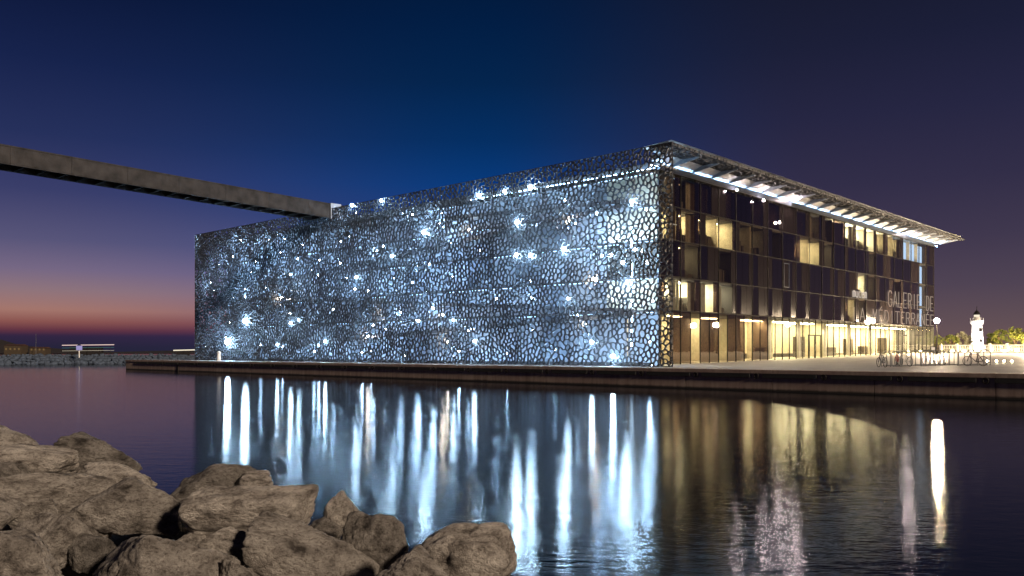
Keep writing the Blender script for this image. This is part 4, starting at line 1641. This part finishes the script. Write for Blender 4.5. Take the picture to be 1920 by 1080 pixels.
# balustrade before the lighthouse
A, B = P(1762, 660, 128), P(1990, 660, 118)
fen = thing('balustrade', 'long white balustrade standing before the lighthouse and lit trees', 'fence', (A.x, A.y, 1.0))
ax = B - A
ax.z = 0
L = ax.length
ax.normalize()
nn = Vector((-ax.y, ax.x, 0))


def along(s0, s1, w, z0, z1):
    u, v = A + ax * s0, A + ax * s1
    return [tuple(Vector((q.x, q.y, zz)) + nn * f) for zz in (z0, z1) for q, f in ((u, -w), (v, -w), (v, w), (u, w))]


fz = 0.98
MB().hexa(along(0, L, 0.14, fz, fz + 0.16)).build('plinth', 'white_paint', fen)
MB().hexa(along(0, L, 0.13, fz + 0.98, fz + 1.12)).build('top_rail', 'white_paint', fen)
s = 0.0
k = 0
while s < L:
    if k % 9 == 0:
        MB().hexa(along(s, s + 0.32, 0.16, fz + 0.162, fz + 1.3)).build('pier', 'white_paint', fen)
        s += 0.42
    else:
        q = A + ax * (s + 0.06)
        MB().lathe([(0.06, 0), (0.04, 0.1), (0.085, 0.34), (0.04, 0.66), (0.06, 0.81)], (q.x, q.y, fz + 0.165), 6).build('baluster', 'white_paint', fen)
        s += 0.22
    k += 1
for k in range(9):
    q = A + ax * (1.2 + L * k / 9) - nn * -2.2
    MB().box((q.x - 0.16, q.y - 0.16, fz), (q.x + 0.16, q.y + 0.16, fz + 0.3)).build('uplight', 'tree_uplight', fen)
# lighthouse
p = P(1832, 655, 190)
lh = thing('lighthouse', 'floodlit white lighthouse with a lantern room behind the balustrade', 'lighthouse', (p.x, p.y, 1.0))
s = 190 / FOC
zb = 1.0
H1 = (655 - 604) * s
MB().lathe([(13.5 * s, 0), (13.5 * s, 1.2), (11.5 * s, 1.4), (9.2 * s, H1)], (p.x, p.y, zb), 8).build('tower', 'white_paint', lh)
MB().lathe([(9.5 * s, 0), (11.5 * s, 0.35), (11.5 * s, 0.9), (10.8 * s, 0.9), (10.8 * s, 0.5)], (p.x, p.y, zb + H1), 16).build('gallery', 'white_paint', lh)
MB().lathe([(6.0 * s, 0), (6.0 * s, 1.2)], (p.x, p.y, zb + H1 + 0.51), 12).build('lantern_room', 'white_paint', lh)
MB().lathe([(5.0 * s, 0), (5.0 * s, 0.5)], (p.x, p.y, zb + H1 + 1.72), 12).build('lantern', 'trail_lantern_warm', lh)
MB().lathe([(6.3 * s, 0), (5.0 * s, 0.4), (2.5 * s, 0.8), (0.6 * s, 1.0), (0.4 * s, 1.9)], (p.x, p.y, zb + H1 + 2.23), 12).build('dome', 'dark_steel', lh)
for k in range(10):
    a = 2 * math.pi * k / 10
    MB().tube((p.x + 11.2 * s * math.cos(a), p.y + 11.2 * s * math.sin(a), zb + H1 + 0.9), (p.x + 11.2 * s * math.cos(a), p.y + 11.2 * s * math.sin(a), zb + H1 + 1.5), 0.03, n=5).build('rail_post', 'white_paint', lh)
for k in range(2):
    q = Vector((p.x, p.y, 0)) - FW * (10.6 * s) + RT * 0.1
    MB().box((q.x - 0.25, q.y - 0.1, zb + H1 * (0.35 + 0.4 * k)), (q.x + 0.25, q.y + 0.6, zb + H1 * (0.35 + 0.4 * k) + 0.7)).build('window', 'dark_steel', lh)
for dx in (-3.6, 3.6):
    q = Vector((p.x, p.y, 0)) - FW * 5.0 + RT * dx
    MB().box((q.x - 0.22, q.y - 0.22, 1.0), (q.x + 0.22, q.y + 0.22, 1.35)).build('floodlight', 'lighthouse_flood', lh)


# trees
def tree(px0, px1, py0, t_, leaf, label, seed, nl=1100, low=0.25, bare=False):
    rnd = random.Random(seed)
    p = P((px0 + px1) / 2, 659, t_)
    Wd = (px1 - px0) / FOC * t_ / 2
    ztop = P(0, py0, t_).z
    z0 = 0.98
    Ht = ztop - z0
    tr = thing('tree', label, 'tree', (p.x, p.y, z0), 'trees around the lighthouse')
    tk = MB()
    base = Vector((p.x, p.y, z0))
    tk.tube(base, base + Vector((0, 0, Ht * 0.45)), 0.13, 0.08, n=8)
    limbs = []
    for k in range(9):
        a = rnd.uniform(0, 6.28)
        e = base + Vector((math.cos(a) * Wd * rnd.uniform(0.3, 0.8), math.sin(a) * Wd * rnd.uniform(0.3, 0.8), Ht * rnd.uniform(0.6, 0.92)))
        s_ = base + Vector((0, 0, Ht * rnd.uniform(0.2, 0.45)))
        m_ = s_.lerp(e, 0.5) + Vector((0, 0, Ht * 0.05))
        tk.tube(s_, m_, 0.06, 0.04, n=6)
        tk.tube(m_, e, 0.04, 0.012, n=5)
        limbs.append(e)
    tk.build('trunk', 'bark', tr)
    cr = MB()
    clumps = [(base + Vector((rnd.gauss(0, 0.42) * Wd, rnd.gauss(0, 0.42) * Wd, Ht * (low + (1 - low) * rnd.uniform(0.15, 0.95)))), rnd.uniform(0.22, 0.42)) for _ in range(16)]
    clumps += [(e, 0.3) for e in limbs]
    lo, hi = [], []
    for _ in range(nl):
        c, rr_ = rnd.choice(clumps)
        d = Vector((rnd.gauss(0, 1), rnd.gauss(0, 1), rnd.gauss(0, 0.8)))
        c = c + d.normalized() * (rr_ * min(Wd, Ht) * 0.6 * rnd.random() ** 0.4)
        fz_ = (c.z - z0) / Ht
        lim = Wd * math.sqrt(max(0.05, 1 - (max(0, fz_ - 0.45) / 0.55) ** 2))
        off = Vector((c.x - p.x, c.y - p.y, 0))
        if off.length > lim:
            c -= off * (1 - lim / off.length * rnd.uniform(0.7, 1))
        if c.z > ztop:
            c.z = ztop - rnd.random() * 0.3
        u = Vector((rnd.gauss(0, 1), rnd.gauss(0, 1), rnd.gauss(0, 1))).normalized()
        v = u.orthogonal().normalized()
        sz = rnd.uniform(0.08, 0.19) * t_ / 120
        cr.add([c - u * sz, c - v * sz * 0.5, c + u * sz, c + v * sz * 0.5], [(0, 1, 2, 3)])
    cr.build('crown', leaf, tr)


tree(1744, 1772, 628, 118, 'leaf_green', 'small tree glowing right beside the far glass corner', 1, 700)
tree(1768, 1800, 628, 140, 'leaf_green', 'yellow-green tree behind the balustrade next to the pale bush', 2)
tree(1786, 1816, 622, 150, 'leaf_pale', 'pale whitish tree left of the lighthouse', 3)
tree(1808, 1824, 628, 160, 'leaf_pale', 'slim pale shrub close against the lighthouse tower', 4, 500)
tree(1846, 1872, 624, 150, 'leaf_green', 'small dark tree just right of the lighthouse', 5, 800)
tree(1856, 1900, 618, 135, 'leaf_green', 'broad yellow-green tree right of the lighthouse', 6, 1600)
tree(1886, 1925, 612, 130, 'leaf_green', 'tallest loose tree with thin upright twigs at the right edge', 7, 1300)
tree(1900, 1970, 620, 125, 'leaf_green', 'wide bushy tree cut off by the right frame edge', 8, 1800)
